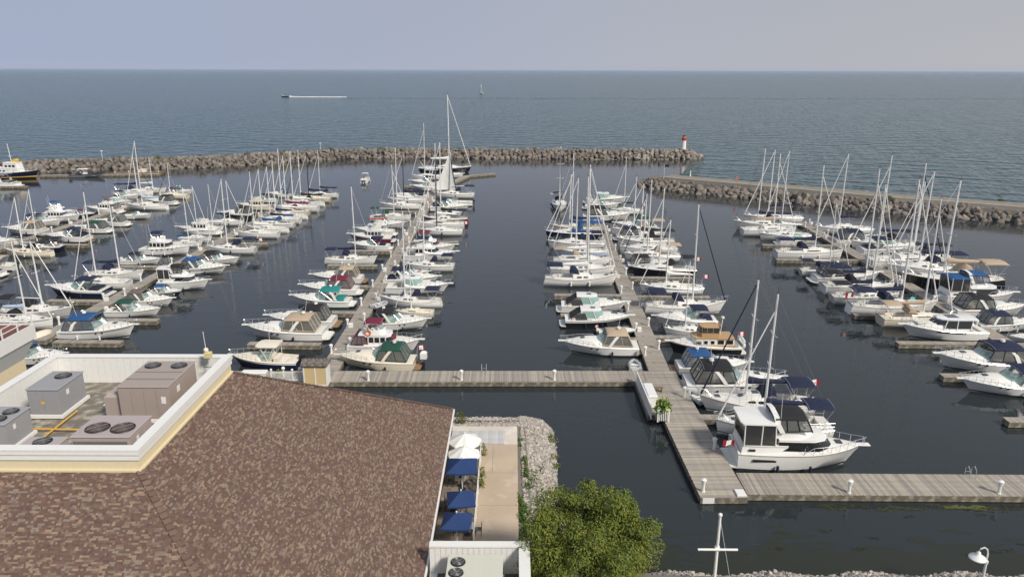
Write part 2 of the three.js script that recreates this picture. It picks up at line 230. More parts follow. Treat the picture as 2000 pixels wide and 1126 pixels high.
// ------------------------------------------------------------------ land, riprap, docks
const landM = std(0.2, 0.185, 0.15, 0.95, { map: slabTex });
{ const L = [[-120, 60], [120, 60], [120, -39.6], [40, -39.9], [22, -39.8], [9, -40.1], [2.4, -42.5], [1.5, -46], [1.4, -52], [1.2, -60.3], [0.5, -60.6], [-6, -60.7], [-13, -60], [-44, -59], [-60, -50], [-120, -46]];
  const top = L.map(([x, z]) => [x, 1.3, z]), bot = L.map(([x, z]) => [x, -1.5, z]); const g = new G(); g.loft([[...bot, bot[0]], [...top, top[0]]]); g.add(sheet(L, 1.3)); struct('shore_ground', g.build(0.5), landM); }
struct('stone_bank', new G().loft([[-5.6, -60.4, -5.6, -65.2], [0.6, -60.4, 0.6, -65.2], [0.9, -60.3, 2.0, -65], [0.9, -60.1, 3.2, -63.8], [0.8, -59.7, 3.8, -62], [0.7, -59, 3.9, -60.5], [0.8, -50, 3.75, -50], [0.9, -46, 3.5, -46.5], [1.2, -44, 2.6, -44]].map(([a, b, c, d]) => [[a, 1.28, b], [lerp(a, c, 0.5), 0.72, lerp(b, d, 0.5)], [c, -0.2, d]])).build(0.9), std(0.2, 0.18, 0.155, 0.95, { map: stainTex }));
const ORD = ['first', 'second', 'third', 'fourth', 'fifth', 'sixth', 'seventh', 'eighth', 'ninth', 'tenth', 'eleventh', 'twelfth', 'thirteenth', 'fourteenth', 'fifteenth', 'sixteenth', 'seventeenth', 'eighteenth', 'nineteenth', 'twentieth', 'twenty-first', 'twenty-second', 'twenty-third', 'twenty-fourth'];
const grassList = []; for (let i = 0; i < 3200; i++) { const k = rnd(), x = k < 0.8 ? rr(0.45, 1.25) : rr(0.6, 2.6), z = k < 0.8 ? rr(-58, -41) : rr(-54, -42); if (fbm(x * 0.09 + 3, -z * 0.035, 9, 2) < -0.14) continue; grassList.push([mtx(x, 1.33 + rr(0, 0.1), z, 0.24, 0.24, 0.24), new THREE.Color().setRGB(rr(0.05, 0.11), rr(0.1, 0.16), rr(0.015, 0.03))]); }
for (let i = 0; i < 900; i++) { const t = rnd(), z = lerp(-61, -47, t); if (fbm(z * 0.06, 0.3, 7, 2) < 0) continue; grassList.push([mtx(lerp(3.6, 4.1, t) + rr(-0.35, 0.25), rr(0.1, 0.4), z, 0.2, 0.2, 0.2), new THREE.Color().setRGB(rr(0.09, 0.16), rr(0.13, 0.19), rr(0.015, 0.04))]); }
{ const o = inst(scene, 'grass_and_weeds', leafQ, leafM, grassList); o.userData.label = 'green weeds and grass growing among the pale shore stones'; }
{ const st = []; const put = (x, y, z, r) => { const b = rr(0.34, 0.78), w = rr(0.9, 0.97); st.push([mtx(x, y, z, r * rr(0.9, 1.5), r * rr(0.55, 0.8), r * rr(0.8, 1.2)), new THREE.Color().setRGB(b, b * w, b * w * 0.93)]); };
  for (let i = 0; i < 10500; i++) { const t = rnd(), z = lerp(-65.2, -44.5, t), x0 = lerp(0.7, 1.0, t), cz = Math.max(0, (-61.2 - z) / 4), x1 = 3.95 + 0.25 * Math.sin(z * 0.5) + (t > 0.8 ? (t - 0.8) * -4 : 0) - cz * cz * 2.6, x = lerp(x0, x1, rnd()), f = Math.max(cl((x - x0) / 3.2), cl((-60.4 - z) / 4.8)); put(x, 1.32 - 1.45 * f + rr(-0.04, 0.05), z, rr(0.07, 0.17)); }
  for (let i = 0; i < 5200; i++) { const f = rnd(), x = rr(-5.5, 1.6); put(x, 1.3 - 1.45 * f + rr(-0.04, 0.05), -60.4 - 4.7 * f, rr(0.07, 0.17)); }
  for (let i = 0; i < 7000; i++) { const f = rnd(), x = rr(1.5, 46); put(x, 1.3 - 1.4 * f, -39.4 - 2.6 * f + 0.25 * Math.sin(x), rr(0.07, 0.2)); }
  const o = inst(scene, 'riprap_stones', rockG[1], rockW, st); o.userData.label = 'pale broken stones banked along the shore and patio edge'; }
// floating docks: planks across, two fascia boards a side, dark floats below
function deckPlanks(o, len, wid, solo_, pw = 0.19, along = 'x') {   // o local: runs along +x from 0 to len, width on z centred; top at y = 0.5
  const n = Math.floor(len / pw), w = len / n; 
  if (solo_) { const g = [bev(0.006, w - 0.006, 0.44, 0.5, -wid / 2, wid / 2, 0.006).build(0), bev(0.008, w - 0.004, 0.44, 0.496, -wid / 2 - 0.015, wid / 2 - 0.01, 0.006).build(0), bev(0.004, w - 0.009, 0.44, 0.503, -wid / 2 + 0.01, wid / 2 + 0.02, 0.006).build(0)];
    for (let i = 0; i < n; i++) part(o, 'plank', g[i % 3 === 2 ? 2 : Math.floor(rnd() * 2)], pick(M.plank)).position.x = i * w; return; }
  const g = new G(), col = [];
  for (let i = 0; i < n; i++) { g.box(i * w + 0.006, (i + 1) * w - 0.006, 0.44, 0.5 + rr(-0.004, 0.004), -wid / 2 - rr(0, 0.02), wid / 2 + rr(0, 0.02)); const v = rr(0.33, 0.48); for (let k = 0; k < 36; k++) col.push(v, v * 0.905, v * 0.79); }
  const q = g.build(0); q.setAttribute('color', new THREE.Float32BufferAttribute(col, 3)); part(o, 'planks', q, M.plankV, 'stuff');
}
function dock(name, label, x, z, ang, len, wid, solo_, group) {
  const o = thing(name, label, 'dock', group); o.position.set(x, 0, z); o.rotation.y = ang; o.scale.y = 1.32;
  deckPlanks(o, len, wid, solo_);
  for (const s of [-1, 1]) { const c = s * (wid / 2 - 0.02), a = Math.min(c, c - s * 0.06), b = Math.max(c, c - s * 0.06); part(o, 'fascia_board', BX(0, len, 0.26, 0.435, a, b), M.fascia); part(o, 'fascia_board', BX(0, len, 0.07, 0.24, a, b), M.fascia); }
  for (const e of [0.01, len - 0.07]) part(o, 'end_board', BX(e, e + 0.06, 0.07, 0.435, -wid / 2 + 0.09, wid / 2 - 0.09), M.fascia);
  const f = new G(), n = Math.max(2, Math.round(len / 3)); for (let i = 0; i < n; i++) { const a = (i + 0.1) * len / n, b = (i + 0.9) * len / n; f.box(a, b, -0.35, 0.4, -wid / 2 + 0.14, wid / 2 - 0.14); }
  part(o, 'floats', f.build(0), M.float); return o;
}
const run = (a, b) => [a[0], a[1], Math.atan2(-(b[1] - a[1]), b[0] - a[0]), Math.hypot(b[0] - a[0], b[1] - a[1])];
const PIER = { A: [[-94.6, -104], [-90.9, -203], 2.0], B: [[-57.2, -84], [-54.2, -197], 2.0], C: [[-19.9, -74.9], [-20.9, -203], 2.1], D: [[16.1, -75.0], [19.4, -183], 2.3], E: [[58.9, -62], [62.6, -158], 2.2] };
const PN = { A: 'leftmost pier', B: 'second pier from left', C: 'middle pier', D: 'fourth pier from left', E: 'rightmost pier' };
for (const k in PIER) { const [a, b, w] = PIER[k], [x, z, an, l] = run(a, b); dock('pier', 'grey plank floating pier, main walkway of the ' + PN[k], x, z, an, l, w, false, 'main floating piers'); }
{ let [x, z, an, l] = run([-20.9, -203], [-14.2, -229.5]); dock('pier', 'bent lake end section of the middle pier', x, z, an, l, 2.4); [x, z, an, l] = run([-15.2, -229.8], [-5.5, -236]); dock('pier', 'short pontoon branching right at the lake end of the middle pier', x, z, an, l, 1.5); }
{ const [x, z, an, l] = run([-19.9, -73.3], [14.3, -73.6]); dock('walkway_dock', 'long weathered plank dock crossing from the kiosk to the right gangway', x, z, an, l, 2.9, true); }
{ const [x, z, an, l] = run([-34, -73.1], [-20, -73.25]); dock('walkway_dock', 'plank dock behind the white fence beside the cream kiosk', x, z, an, l, 3.0, false); }
{ const [x, z, an, l] = run([15.95, -75], [16.35, -50.1]); const o = dock('wide_dock', 'wide plank dock running towards the camera beside the large white yacht', x, z, an, l, 3.7, true); part(o, 'corner_box', bev(24.0, 24.86, 0.5, 0.62, -1.72, -1.0, 0.02).build(), M.white); part(o, 'notice_panel', BX(24.87, 24.9, 0.08, 0.47, 0.75, 1.65), M.white); }
{ const [x, z, an, l] = run([18.25, -52.15], [52, -51.9]); dock('shore_dock', 'long plank dock along the bottom right beside the large white yacht', x, z, an, l, 3.15, true); }
{ const [x, z, an, l] = run([13.55, -64.2], [13.55, -72.0]); dock('side_dock', 'short side dock carrying the white bench and planter', x, z, an, l, 1.2, false); }
let shG_; const shG = () => shG_ ??= bev(-0.085, 0.085, 0, 0.02, -0.1, 0.1, 0.006).build(0); const shM = [[0.12,0.1,0.085],[0.17,0.15,0.13],[0.22,0.2,0.18],[0.09,0.08,0.075]].map(c => std(...c, 0.9));
const FING = [['A', -87.5, -78.9, -135.1], ['B', -55, -46.8, -83.7], ['B', -55.2, -46.2, -91.9], ['B', -65.6, -57.3, -100.1], ['B', -65.2, -57.7, -119.2], ['B', -55, -46, -136.4], ['C', -31.5, -22.8, -83.2], ['C', -30.9, -22.6, -120.3], ['C', -29.3, -21.5, -130.8], ['C', -27.9, -20.5, -107.9], ['C', -28.5, -21, -95.2], ['C', -29.5, -20.9, -169.8], ['C', -30.5, -20.9, -208.6], ['C', -19.4, -10.2, -138.2], ['D', 6.2, 15.9, -103.6], ['D', 6.5, 15.7, -94.4], ['D', 9.2, 15.4, -85.2], ['D', 18, 28.6, -102.9], ['D', 18.6, 28.5, -113.2], ['D', 17.9, 26.5, -63.9], ['D', 17.6, 25.4, -85.9], ['E', 46.5, 58.3, -84.1], ['E', 46, 58.6, -94.9], ['E', 47.1, 60.8, -136.4], ['E', 45.9, 60, -125.2], ['E', 46.3, 58, -74.1], ['E', 46.5, 58, -63.5], ['E', 60.9, 69, -83.6], ['E', 62.5, 70, -142.6]];
const ordw = ['', 'nearest', 'second nearest', 'third nearest', 'fourth nearest', 'fifth nearest', 'sixth nearest', 'seventh nearest', 'eighth nearest', 'ninth nearest']; { const cnt = {}; FING.sort((a, b) => b[3] - a[3]); for (const [p, xa, xb, z] of FING) { const s = p + ((xa + xb) / 2 < (PIER[p][0][0] + PIER[p][1][0]) / 2 ? 'L' : 'R'); const n = cnt[s] = (cnt[s] || 0) + 1;
  dock('finger_dock', `narrow finger dock, ${ordw[n]} to shore on ${s[1] === 'L' ? 'left' : 'right'} side of ${PN[p]}`, xa, z, -0.02, xb - xa, 1.05, false, 'finger docks between the berths'); } }
// white power pedestals with a round cap lamp
const pedG = { post: new G().add(cyl(0.13, 0.11, 0.75, 8)).add(cyl(0.17, 0.17, 0.06, 8), at(0, 0, 0)).build(), head: new G().add(cyl(0.17, 0.2, 0.28, 8), at(0, 0.75, 0)).build(), cap: new G().add(cyl(0.24, 0.05, 0.14, 8), at(0, 1.03, 0)).build(), box: bev(-0.26, 0.26, 0, 0.55, -0.22, 0.22, 0.05).build() };
function pedestal(x, z, label, group, box) { const o = thing('power_pedestal', label, 'pedestal', group); o.position.set(x, 0.66, z); part(o, 'post', pedG.post, M.white); part(o, 'head', pedG.head, M.white); part(o, 'cap', pedG.cap, M.white); if (box) part(o, 'dock_box', pedG.box, M.white).position.set(0.42, 0, 0.1); }
for (const k in PIER) { const [a, b, w] = PIER[k], n = { A: 9, B: 11, C: 14, D: 13, E: 9 }[k]; for (let i = 0; i < n; i++) for (const s of [-1, 1]) { const t = (i + 0.55 + (s > 0 ? 0.25 : 0)) / n; pedestal(lerp(a[0], b[0], t) + s * (w / 2 - 0.2), lerp(a[1], b[1], t), `white power pedestal, ${ORD[i]} from shore on ${s < 0 ? 'left' : 'right'} edge of ${PN[k]}`, `pedestals on the ${s < 0 ? 'left' : 'right'} edge of the ${PN[k]}`, (i * 7 + s) % 3 === 0); } }
[[-15.1, -72.2, 'left part of the crossing dock'], [-5.3, -72.4, 'middle of the crossing dock'], [4.5, -72.5, 'right part of the crossing dock'], [14.9, -50.9, 'near corner of the wide dock'], [26.2, -50.8, 'shore dock in front of the large white yacht'], [37.8, -50.75, 'right part of the shore dock'], [17.5, -57.6, 'wide dock behind the stern of the large white yacht'], [17.3, -68.3, 'wide dock near the white bench']].forEach(([x, z, l]) => pedestal(x, z, 'white post with cap on the ' + l));
for (const [x, z, l] of [[-3, -74.5, 'far edge of the crossing dock'], [37, -53.2, 'far edge of the shore dock']]) { const o = thing('swim_ladder', 'steel swim ladder hoops on the ' + l, 'ladder'); o.position.set(x, 0.66, z); for (const s of [-0.25, 0.25]) part(o, 'hoop', new G().tube([[s, 0, 0.35], [s, 0.7, 0.3], [s, 0.95, 0], [s, 0.7, -0.3], [s, -0.5, -0.3]], 0.03, 6).build(), M.steel); part(o, 'rungs', new G().tube([[-0.25, -0.1, -0.3], [0.25, -0.1, -0.3]], 0.025, 5).tube([[-0.25, 0.3, -0.32], [0.25, 0.3, -0.32]], 0.025, 5).build(), M.steel); }
{ // kiosk
  const o = thing('kiosk', 'small cream kiosk with white trim and shingled roof on the crossing dock', 'kiosk'); o.position.set(-20.25, 0.66, -71.35);
  part(o, 'wall', BX(-1.2, 1.2, 0, 2.25, -0.6, 0.6), std(0.62, 0.48, 0.26, 0.7, { map: grain }));
  for (const x of [-1.22, -0.06, 1.1]) part(o, 'trim_post', BX(x, x + 0.12, 0, 2.26, 0.56, 0.64), M.white); part(o, 'trim_rail', BX(-1.22, 1.22, 0, 0.1, 0.61, 0.66), M.white); part(o, 'trim_rail', BX(-1.22, 1.22, 2.16, 2.27, 0.61, 0.66), M.white); part(o, 'side_trim', BX(1.2, 1.25, 0, 2.26, -0.62, 0.55), M.white);
  const rf = part(o, 'roof', new G().loft([[[-1.4, 2.26, 0.85], [-1.4, 2.8, 0], [-1.4, 2.26, -0.85]], [[1.4, 2.26, 0.85], [1.4, 2.8, 0], [1.4, 2.26, -0.85]]], { capA: true, capB: true }).build(0), std(0.13, 0.115, 0.1, 0.9));
  for (let r = 0; r < 6; r++) for (let i = 0; i < 14; i++) { const b = [0.12, 0.17, 0.22]; const k = part(rf, 'shingle', shG(), shM[(i * 5 + r * 3 + (i * r) % 4) % shM.length]); const f = (r + 0.5) / 6; k.position.set(-1.3 + i * 0.2 + (r % 2) * 0.08, lerp(2.27, 2.79, f) + 0.015, lerp(0.85, 0.02, f)); k.rotation.x = 0.53; }
}
{ const o = thing('dock_locker', 'white fibreglass dock locker behind the roof edge', 'locker'); o.position.set(-27.1, 0.66, -72.4); part(o, 'body', bev(-1.25, 1.25, 0, 0.75, -0.4, 0.4, 0.04).build(), M.white); part(o, 'lid', bev(-1.3, 1.3, 0.75, 0.95, -0.45, 0.45, 0.08).build(), M.white); part(o, 'latch', BX(-0.7, -0.6, 0.62, 0.72, 0.41, 0.44), M.steel); part(o, 'latch', BX(0.6, 0.7, 0.62, 0.72, 0.41, 0.44), M.steel); }
{ const o = thing('white_fence', 'white picket fence on the dock between locker and kiosk', 'fence'); o.position.set(-25.1, 0.66, -71.75); for (const x of [0, 2.2, 3.4]) { const p = part(o, 'post', BX(x - 0.08, x + 0.08, 0, 1.25, -0.08, 0.08), M.white); part(p, 'finial', new THREE.SphereGeometry(0.13, 10, 8).translate(x, 1.36, 0), M.white); } for (const y of [0.15, 1.0]) part(o, 'rail', BX(0.09, 3.31, y, y + 0.1, -0.04, 0.04), M.white); const pg = BX(-0.03, 0.03, 0.251, 0.998, -0.02, 0.02); for (let i = 0; i < 24; i++) part(o, 'picket', pg, M.white).position.x = 0.2 + i * 0.13; }
bush('potted_plant', 'yellow green potted plant behind the white fence', 'plant', -24.6, 1.0, -72.2, 0.8, 0.7, 70, 0.3, undefined, [0.1, 0.16, 0.03], [0.22, 0.26, 0.05]);
[[-30.6, -72.2], [-24.2, -72.9], [-22.4, -72.8]].forEach(([x, z], i) => { const o = thing('globe_post', 'white globe topped dock post, ' + ['beside the roof parapet', 'near the potted plant', 'left of the kiosk'][i], 'post'); o.position.set(x, 0.66, z); part(o, 'post', cyl(0.1, 0.09, 0.9, 8), M.white); part(o, 'globe', new THREE.SphereGeometry(0.2, 12, 8).translate(0, 1.05, 0), M.white); });
{ // bench, box and planter on the side dock
  const o = thing('white_screen', 'white slatted screen along the side dock edge', 'screen'); o.position.set(13.1, 0.66, -72); for (let i = 0; i < 24; i++) part(o, 'slat', BX(-0.03, 0.03, 0.1, 1.1, i * 0.36 + 0.03, i * 0.36 + 0.34), M.white); for (const y of [0.02, 1.11]) part(o, 'rail', BX(-0.05, 0.05, y, y + 0.08, 0, 8.7), M.white);
  const b = thing('storage_box', 'tall white storage box against the white screen', 'box'); b.position.set(13.65, 0.66, -67.4); part(b, 'body', bev(-0.4, 0.45, 0, 1.05, -1.6, 1.5, 0.05).build(), M.white); part(b, 'lid', bev(-0.44, 0.49, 1.05, 1.2, -1.65, 1.55, 0.06).build(), M.white);
  const p = thing('planter', 'white slatted planter box at the end of the side dock', 'planter'); p.position.set(14.1, 0.66, -63.2); for (const x of [-0.5, 0.5]) for (const z of [-0.4, 0.4]) part(p, 'post', BX(x - 0.07, x + 0.07, 0, 1.2, z - 0.07, z + 0.07), M.white); part(p, 'liner', BX(-0.42, 0.42, 0.1, 1.0, -0.32, 0.32), M.black); for (let i = 0; i < 5; i++) part(p, 'slat', BX(-0.36 + i * 0.17, -0.28 + i * 0.17, 0.1, 1.0, 0.36, 0.42), M.white); part(p, 'rim', BX(-0.6, 0.6, 1.2, 1.28, -0.5, 0.5), M.white);
  bush('potted_fern', 'bright yellow green fern in the white planter', 'plant', 14.1, 1.75, -63.2, 1.5, 0.95, 150, 0.42, undefined, [0.1, 0.18, 0.025], [0.22, 0.3, 0.05]);
  const c = thing('dock_bench', 'brown wooden bench beside the white storage box', 'bench'); c.position.set(14.6, 0.66, -69.6); for (let i = 0; i < 3; i++) part(c, 'seat_slat', BX(-0.8, 0.8, 0.42, 0.47, -0.26 + i * 0.18, -0.1 + i * 0.18), M.teak); for (const x of [-0.7, 0.62]) part(c, 'leg', BX(x, x + 0.08, 0, 0.42, -0.24, 0.24), M.teak);
}
// ------------------------------------------------------------------ boats: bow at +x, waterline at y = 0, drawn 10 m long and scaled
const POW = { L: 10, B: 3.4, sw: 0.88, um: 0.42, pw: 2.5, shS: 1.0, shB: 1.6, rake: 1.5, tr: 0.05, lv: [[0, -0.4, 0], [0.2, 0.1, 'c'], [0.62, 0.6, 'm'], [1, 1, 1]] };
const SAI = { L: 10, B: 3.25, sw: 0.66, um: 0.42, pw: 2.05, shS: 0.95, shB: 1.28, rake: 0.75, tr: 0.45, lv: [[0, -0.4, 0], [0.2, -0.1, 0.66], [0.4, 0.22, 0.88], [0.72, 0.65, 0.98], [1, 1, 1]] };
function shape(o) {
  const hb = u => o.B / 2 * (u < o.um ? lerp(o.sw, 1, Math.sin(u / o.um * Math.PI / 2)) : Math.max(0, 1 - Math.pow((u - o.um) / (1 - o.um), o.pw)));
  const sh = u => lerp(o.shS, o.shB, Math.pow(u, 1.7)) - (o.dip || 0) * Math.sin(u * Math.PI);
  const pt = (u, k) => { const [f, y, w] = o.lv[k], b = hb(u), c = lerp(0.93, 0.5, Math.pow(u, 2.2)), W = w === 'c' ? c : w === 'm' ? lerp(c, 1, 0.6) : w; return [lerp(-o.L / 2 + o.tr + (o.L - o.rake - o.tr) * u, -o.L / 2 + o.L * u, f), y < 0 ? y * (1 - 0.5 * u) : k === o.lv.length - 1 ? sh(u) : k === o.lv.length - 2 ? y * sh(u) : y, b * W]; };
  const x = u => -o.L / 2 + o.L * u;
  return { hb, sh, pt, x, o };
}
const US = [0, 0.05, 0.12, 0.2, 0.3, 0.4, 0.5, 0.58, 0.66, 0.74, 0.81, 0.87, 0.92, 0.96, 0.985, 1];
const mir = h => [...h.map(([x, y, z]) => [x, y, -z]), ...h.slice(0, -1).reverse().map(([x, y, z]) => [x, y, z])];   // outer edge to centre line, both sides
function hullG(s, k0 = 0) { const n = s.o.lv.length; return new G().loft(US.map(u => mir([...Array(n)].map((_, k) => s.pt(u, n - 1 - k)))), { capA: true }).build(0.9); }
function band(s, k, f0, f1, off, u0 = 0, u1 = 1, sides = [-1, 1]) { // a painted stripe standing 1 cm off the topsides, between levels k and k + 1
  const g = new G(), us = US.filter(u => u >= u0 && u <= u1); for (const sg of sides) g.loft(us.map(u => [f0, f1].map(f => { const a = s.pt(u, k), b = s.pt(u, k + 1); return [lerp(a[0], b[0], f) + (u > 0.97 ? off : 0), lerp(a[1], b[1], f), sg * (lerp(a[2], b[2], f) + off)]; }))); return g.build(0.9);
}
function deckG(s, us, prof) { return new G().loft(us.map(u => mir(prof(u)))).build(0.55); }
function rubG(s, r = 0.035) { const g = new G(); for (const sg of [-1, 1]) g.tube(US.map(u => [s.x(u), s.sh(u), sg * s.hb(u)]), r, 5); return g.build(); }
function railG(s, u0, u1, h, n, r = 0.022, mid = false, close = true, sides = [-1, 1]) {
  const g = new G(), up = (u, sg, y) => [s.x(u) + (u > 0.99 ? 0.12 : 0), s.sh(u) + y, sg * Math.max(s.hb(u) * 0.94, u > 0.99 ? 0.12 : 0)];
  for (const sg of sides) { const pts = [...Array(n + 1)].map((_, i) => lerp(u0, u1, i / n)); for (const y of mid ? [h, h * 0.5] : [h]) g.tube(pts.map(u => up(u, sg, u === pts[0] && close ? y * 0.3 : y)), r, 4); pts.forEach(u => g.tube([up(u, sg, 0), up(u, sg, h)], r, 4)); }
  if (u1 > 0.98) g.tube([up(1, -1, h), [s.x(1) + 0.3, s.sh(1) + h, 0], up(1, 1, h)], r, 4);
  return g.build();
}
function plan(x0, x1, z, rnd_, pinch = 1) { return [[x0, z * pinch], [lerp(x0, x1, 0.4), z], [x1 - rnd_, z * 0.96], [x1 - rnd_ * 0.35, z * 0.7], [x1, z * 0.3], [x1, 0]]; }   // half outline, aft to front
const ringOf = (pl, y, dx = 0, sz = 1) => { const h = pl.map(([x, z], i) => [x + dx * (i / (pl.length - 1)), typeof y === 'function' ? y(x) : y, z * sz]); return [...h.map(([x, q, z]) => [x, q, -z]), ...h.slice(0, -1).reverse()]; };
function house(pl, y0, y1, dxF, dxB, sz, f0, f1, roofO = 0.06, roofT = 0.08, aft = 0) {
  const mk = (f, off = 0) => { const a = ringOf(pl.map(([x, z], i) => [x + (i ? 0 : dxB * f) + (i > 2 ? off : 0), z + (z > 0.01 ? off : 0)]), lerp(y0, y1, f), dxF * f, lerp(1, sz, f)); return a; };
  const rp = pl.map(([x, z], i) => [x + (i === 0 ? dxB - aft : i > 2 ? roofO : 0), (z > 0.01 ? z * sz + roofO : 0)]);
  return { wall: new G().loft([mk(0), mk(0.5), mk(1)], {}).quad(mk(0)[0], mk(0)[mk(0).length - 1], mk(1)[mk(1).length - 1], mk(1)[0]).build(0.6),
    window: new G().loft([mk(f0, 0.015), mk(f1, 0.015)]).build(0.6),
    roof: new G().loft([ringOf(rp, y1, dxF), ringOf(rp, y1 + roofT, dxF), ringOf(rp.map(([x, z]) => [x, z * 0.6]), y1 + roofT * 1.9, dxF)], { closed: true, capA: true, capB: true }).build(0.6) };
}
function archG(s, pts, w = 0.34, t = 0.07) { const half = pts.map(([x, y, z]) => [x, y, z]), full = [...half.map(([x, y, z]) => [x, y, -z]), ...half.slice(0, -1).reverse()]; return new G().loft(full.map(([x, y, z]) => { const n = Math.sign(z) || 0; return [[x - w / 2, y, z - n * t], [x + w / 2, y, z - n * t], [x + w / 2, y + (n ? 0.02 : t), z + n * t], [x - w / 2, y + (n ? 0.02 : t), z + n * t]]; }), { closed: true, capA: true, capB: true }).build(0.8); }
function topG(x0, x1, y, z, camber = 0.2, droop = 0.12, t = 0.035) { const mk = d => [0, 0.07, 0.35, 0.65, 0.93, 1].map(f => [-1, -0.92, -0.6, -0.25, 0, 0.25, 0.6, 0.92, 1].map(q => [lerp(x0, x1, f), y - d + camber * (1 - q * q) - (Math.abs(q) > 0.95 ? droop : 0) - (f === 0 || f === 1 ? droop : 0) - 0.02 * Math.cos(f * 12.566), q * z])); const g = new G(); g.loft(mk(0)); g.loft(mk(t)); return g.build(0.8); }
function frameG(x0, x1, y, z, y0, xb) { const g = new G(); for (const x of [x0 + 0.1, x1 - 0.1]) g.tube([[xb, y0, -z * 1.02], [x, y, -z * 0.97], [x, y + 0.14, -z * 0.5], [x, y + 0.16, 0], [x, y + 0.14, z * 0.5], [x, y, z * 0.97], [xb, y0, z * 1.02]], 0.022, 4); return g.build(); }
function shieldG(pl, yB, yT, dx, sz) { const a = ringOf(pl, yB), b = ringOf(pl.map(([x, z]) => [x + dx, z * sz]), yT); const f = new G().tube(b, 0.028, 4).tube(a, 0.02, 4); for (const i of [0, 2, 4, 5, 6, 8, 10]) if (a[i]) f.tube([a[i], b[i]], 0.022, 4); return [new G().loft([a, b]).build(0.4), f.build()]; }
function enclosureG(x0, x1, y, z, yb, zb, xb) { // clear side curtains and their cloth hems
  const v = new G(), h = new G();
  for (const s of [-1, 1]) { v.quad([x1 - 0.05, y - 0.1, s * z], [x0 + 0.05, y - 0.1, s * z], [xb, yb, s * zb], [x1 + 0.45, yb + 0.15, s * zb]); for (const f of [0, 0.33, 0.66, 1]) h.tube([[lerp(x1 - 0.05, x0 + 0.05, f), y - 0.1, s * z], [lerp(x1 + 0.45, xb, f), yb + 0.05, s * zb]], 0.055, 4); h.tube([[x1 + 0.45, yb + 0.15, s * zb], [xb, yb, s * zb]], 0.06, 4); h.tube([[x1, y - 0.14, s * z], [x0, y - 0.14, s * z]], 0.09, 4); }
  v.quad([x0 + 0.05, y - 0.1, -z], [x0 + 0.05, y - 0.1, z], [xb, yb, zb], [xb, yb, -zb]); for (const f of [-0.4, 0.4]) h.tube([[x0 + 0.05, y - 0.08, f * z], [xb, yb, f * zb]], 0.05, 4); h.tube([[xb, yb, -zb], [xb, yb, zb]], 0.06, 4);
  return [v.build(0), h.build()];
}
const fenderG = new THREE.CapsuleGeometry(0.12, 0.42, 3, 8), domeG = new G().add(cyl(0.06, 0.06, 0.22, 6)).add(cyl(0.26, 0.22, 0.2, 12), at(0, 0.22, 0)).build(), pillG = (() => { const g = new THREE.CylinderGeometry(0.11, 0.11, 0.03, 12); g.rotateX(Math.PI / 2).scale(1.7, 0.75, 1); return g; })();
const obG = [new G().add(bev(-0.28, 0.3, 0.75, 1.35, -0.24, 0.24, 0.14).build()).build(), new G().box(-0.1, 0.12, -0.3, 0.8, -0.08, 0.08).box(0.1, 0.35, 0.5, 0.75, -0.12, 0.12).build(0)];
const flagG = (() => { const r = [0, 0.25, 0.5, 0.75, 1].map(f => [[0.9 * f, 0 + 0.05 * Math.sin(f * 5), 0.1 * Math.sin(f * 6)], [0.9 * f - 0.05, 0.5, 0.1 * Math.sin(f * 6 + 0.5)]]); return [new G().loft([r[0], r[1]]).loft([r[3], r[4]]).build(0.9), new G().loft([r[1], r[2], r[3]]).build(0.9), new G().tri([0.39, 0.2, 0.115], [0.5, 0.2, 0.1], [0.45, 0.34, 0.12]).tri([0.36, 0.3, 0.125], [0.55, 0.28, 0.1], [0.44, 0.18, 0.12]).build(0)]; })();

const memo = {}, once = (k, f) => memo[k] ??= f();
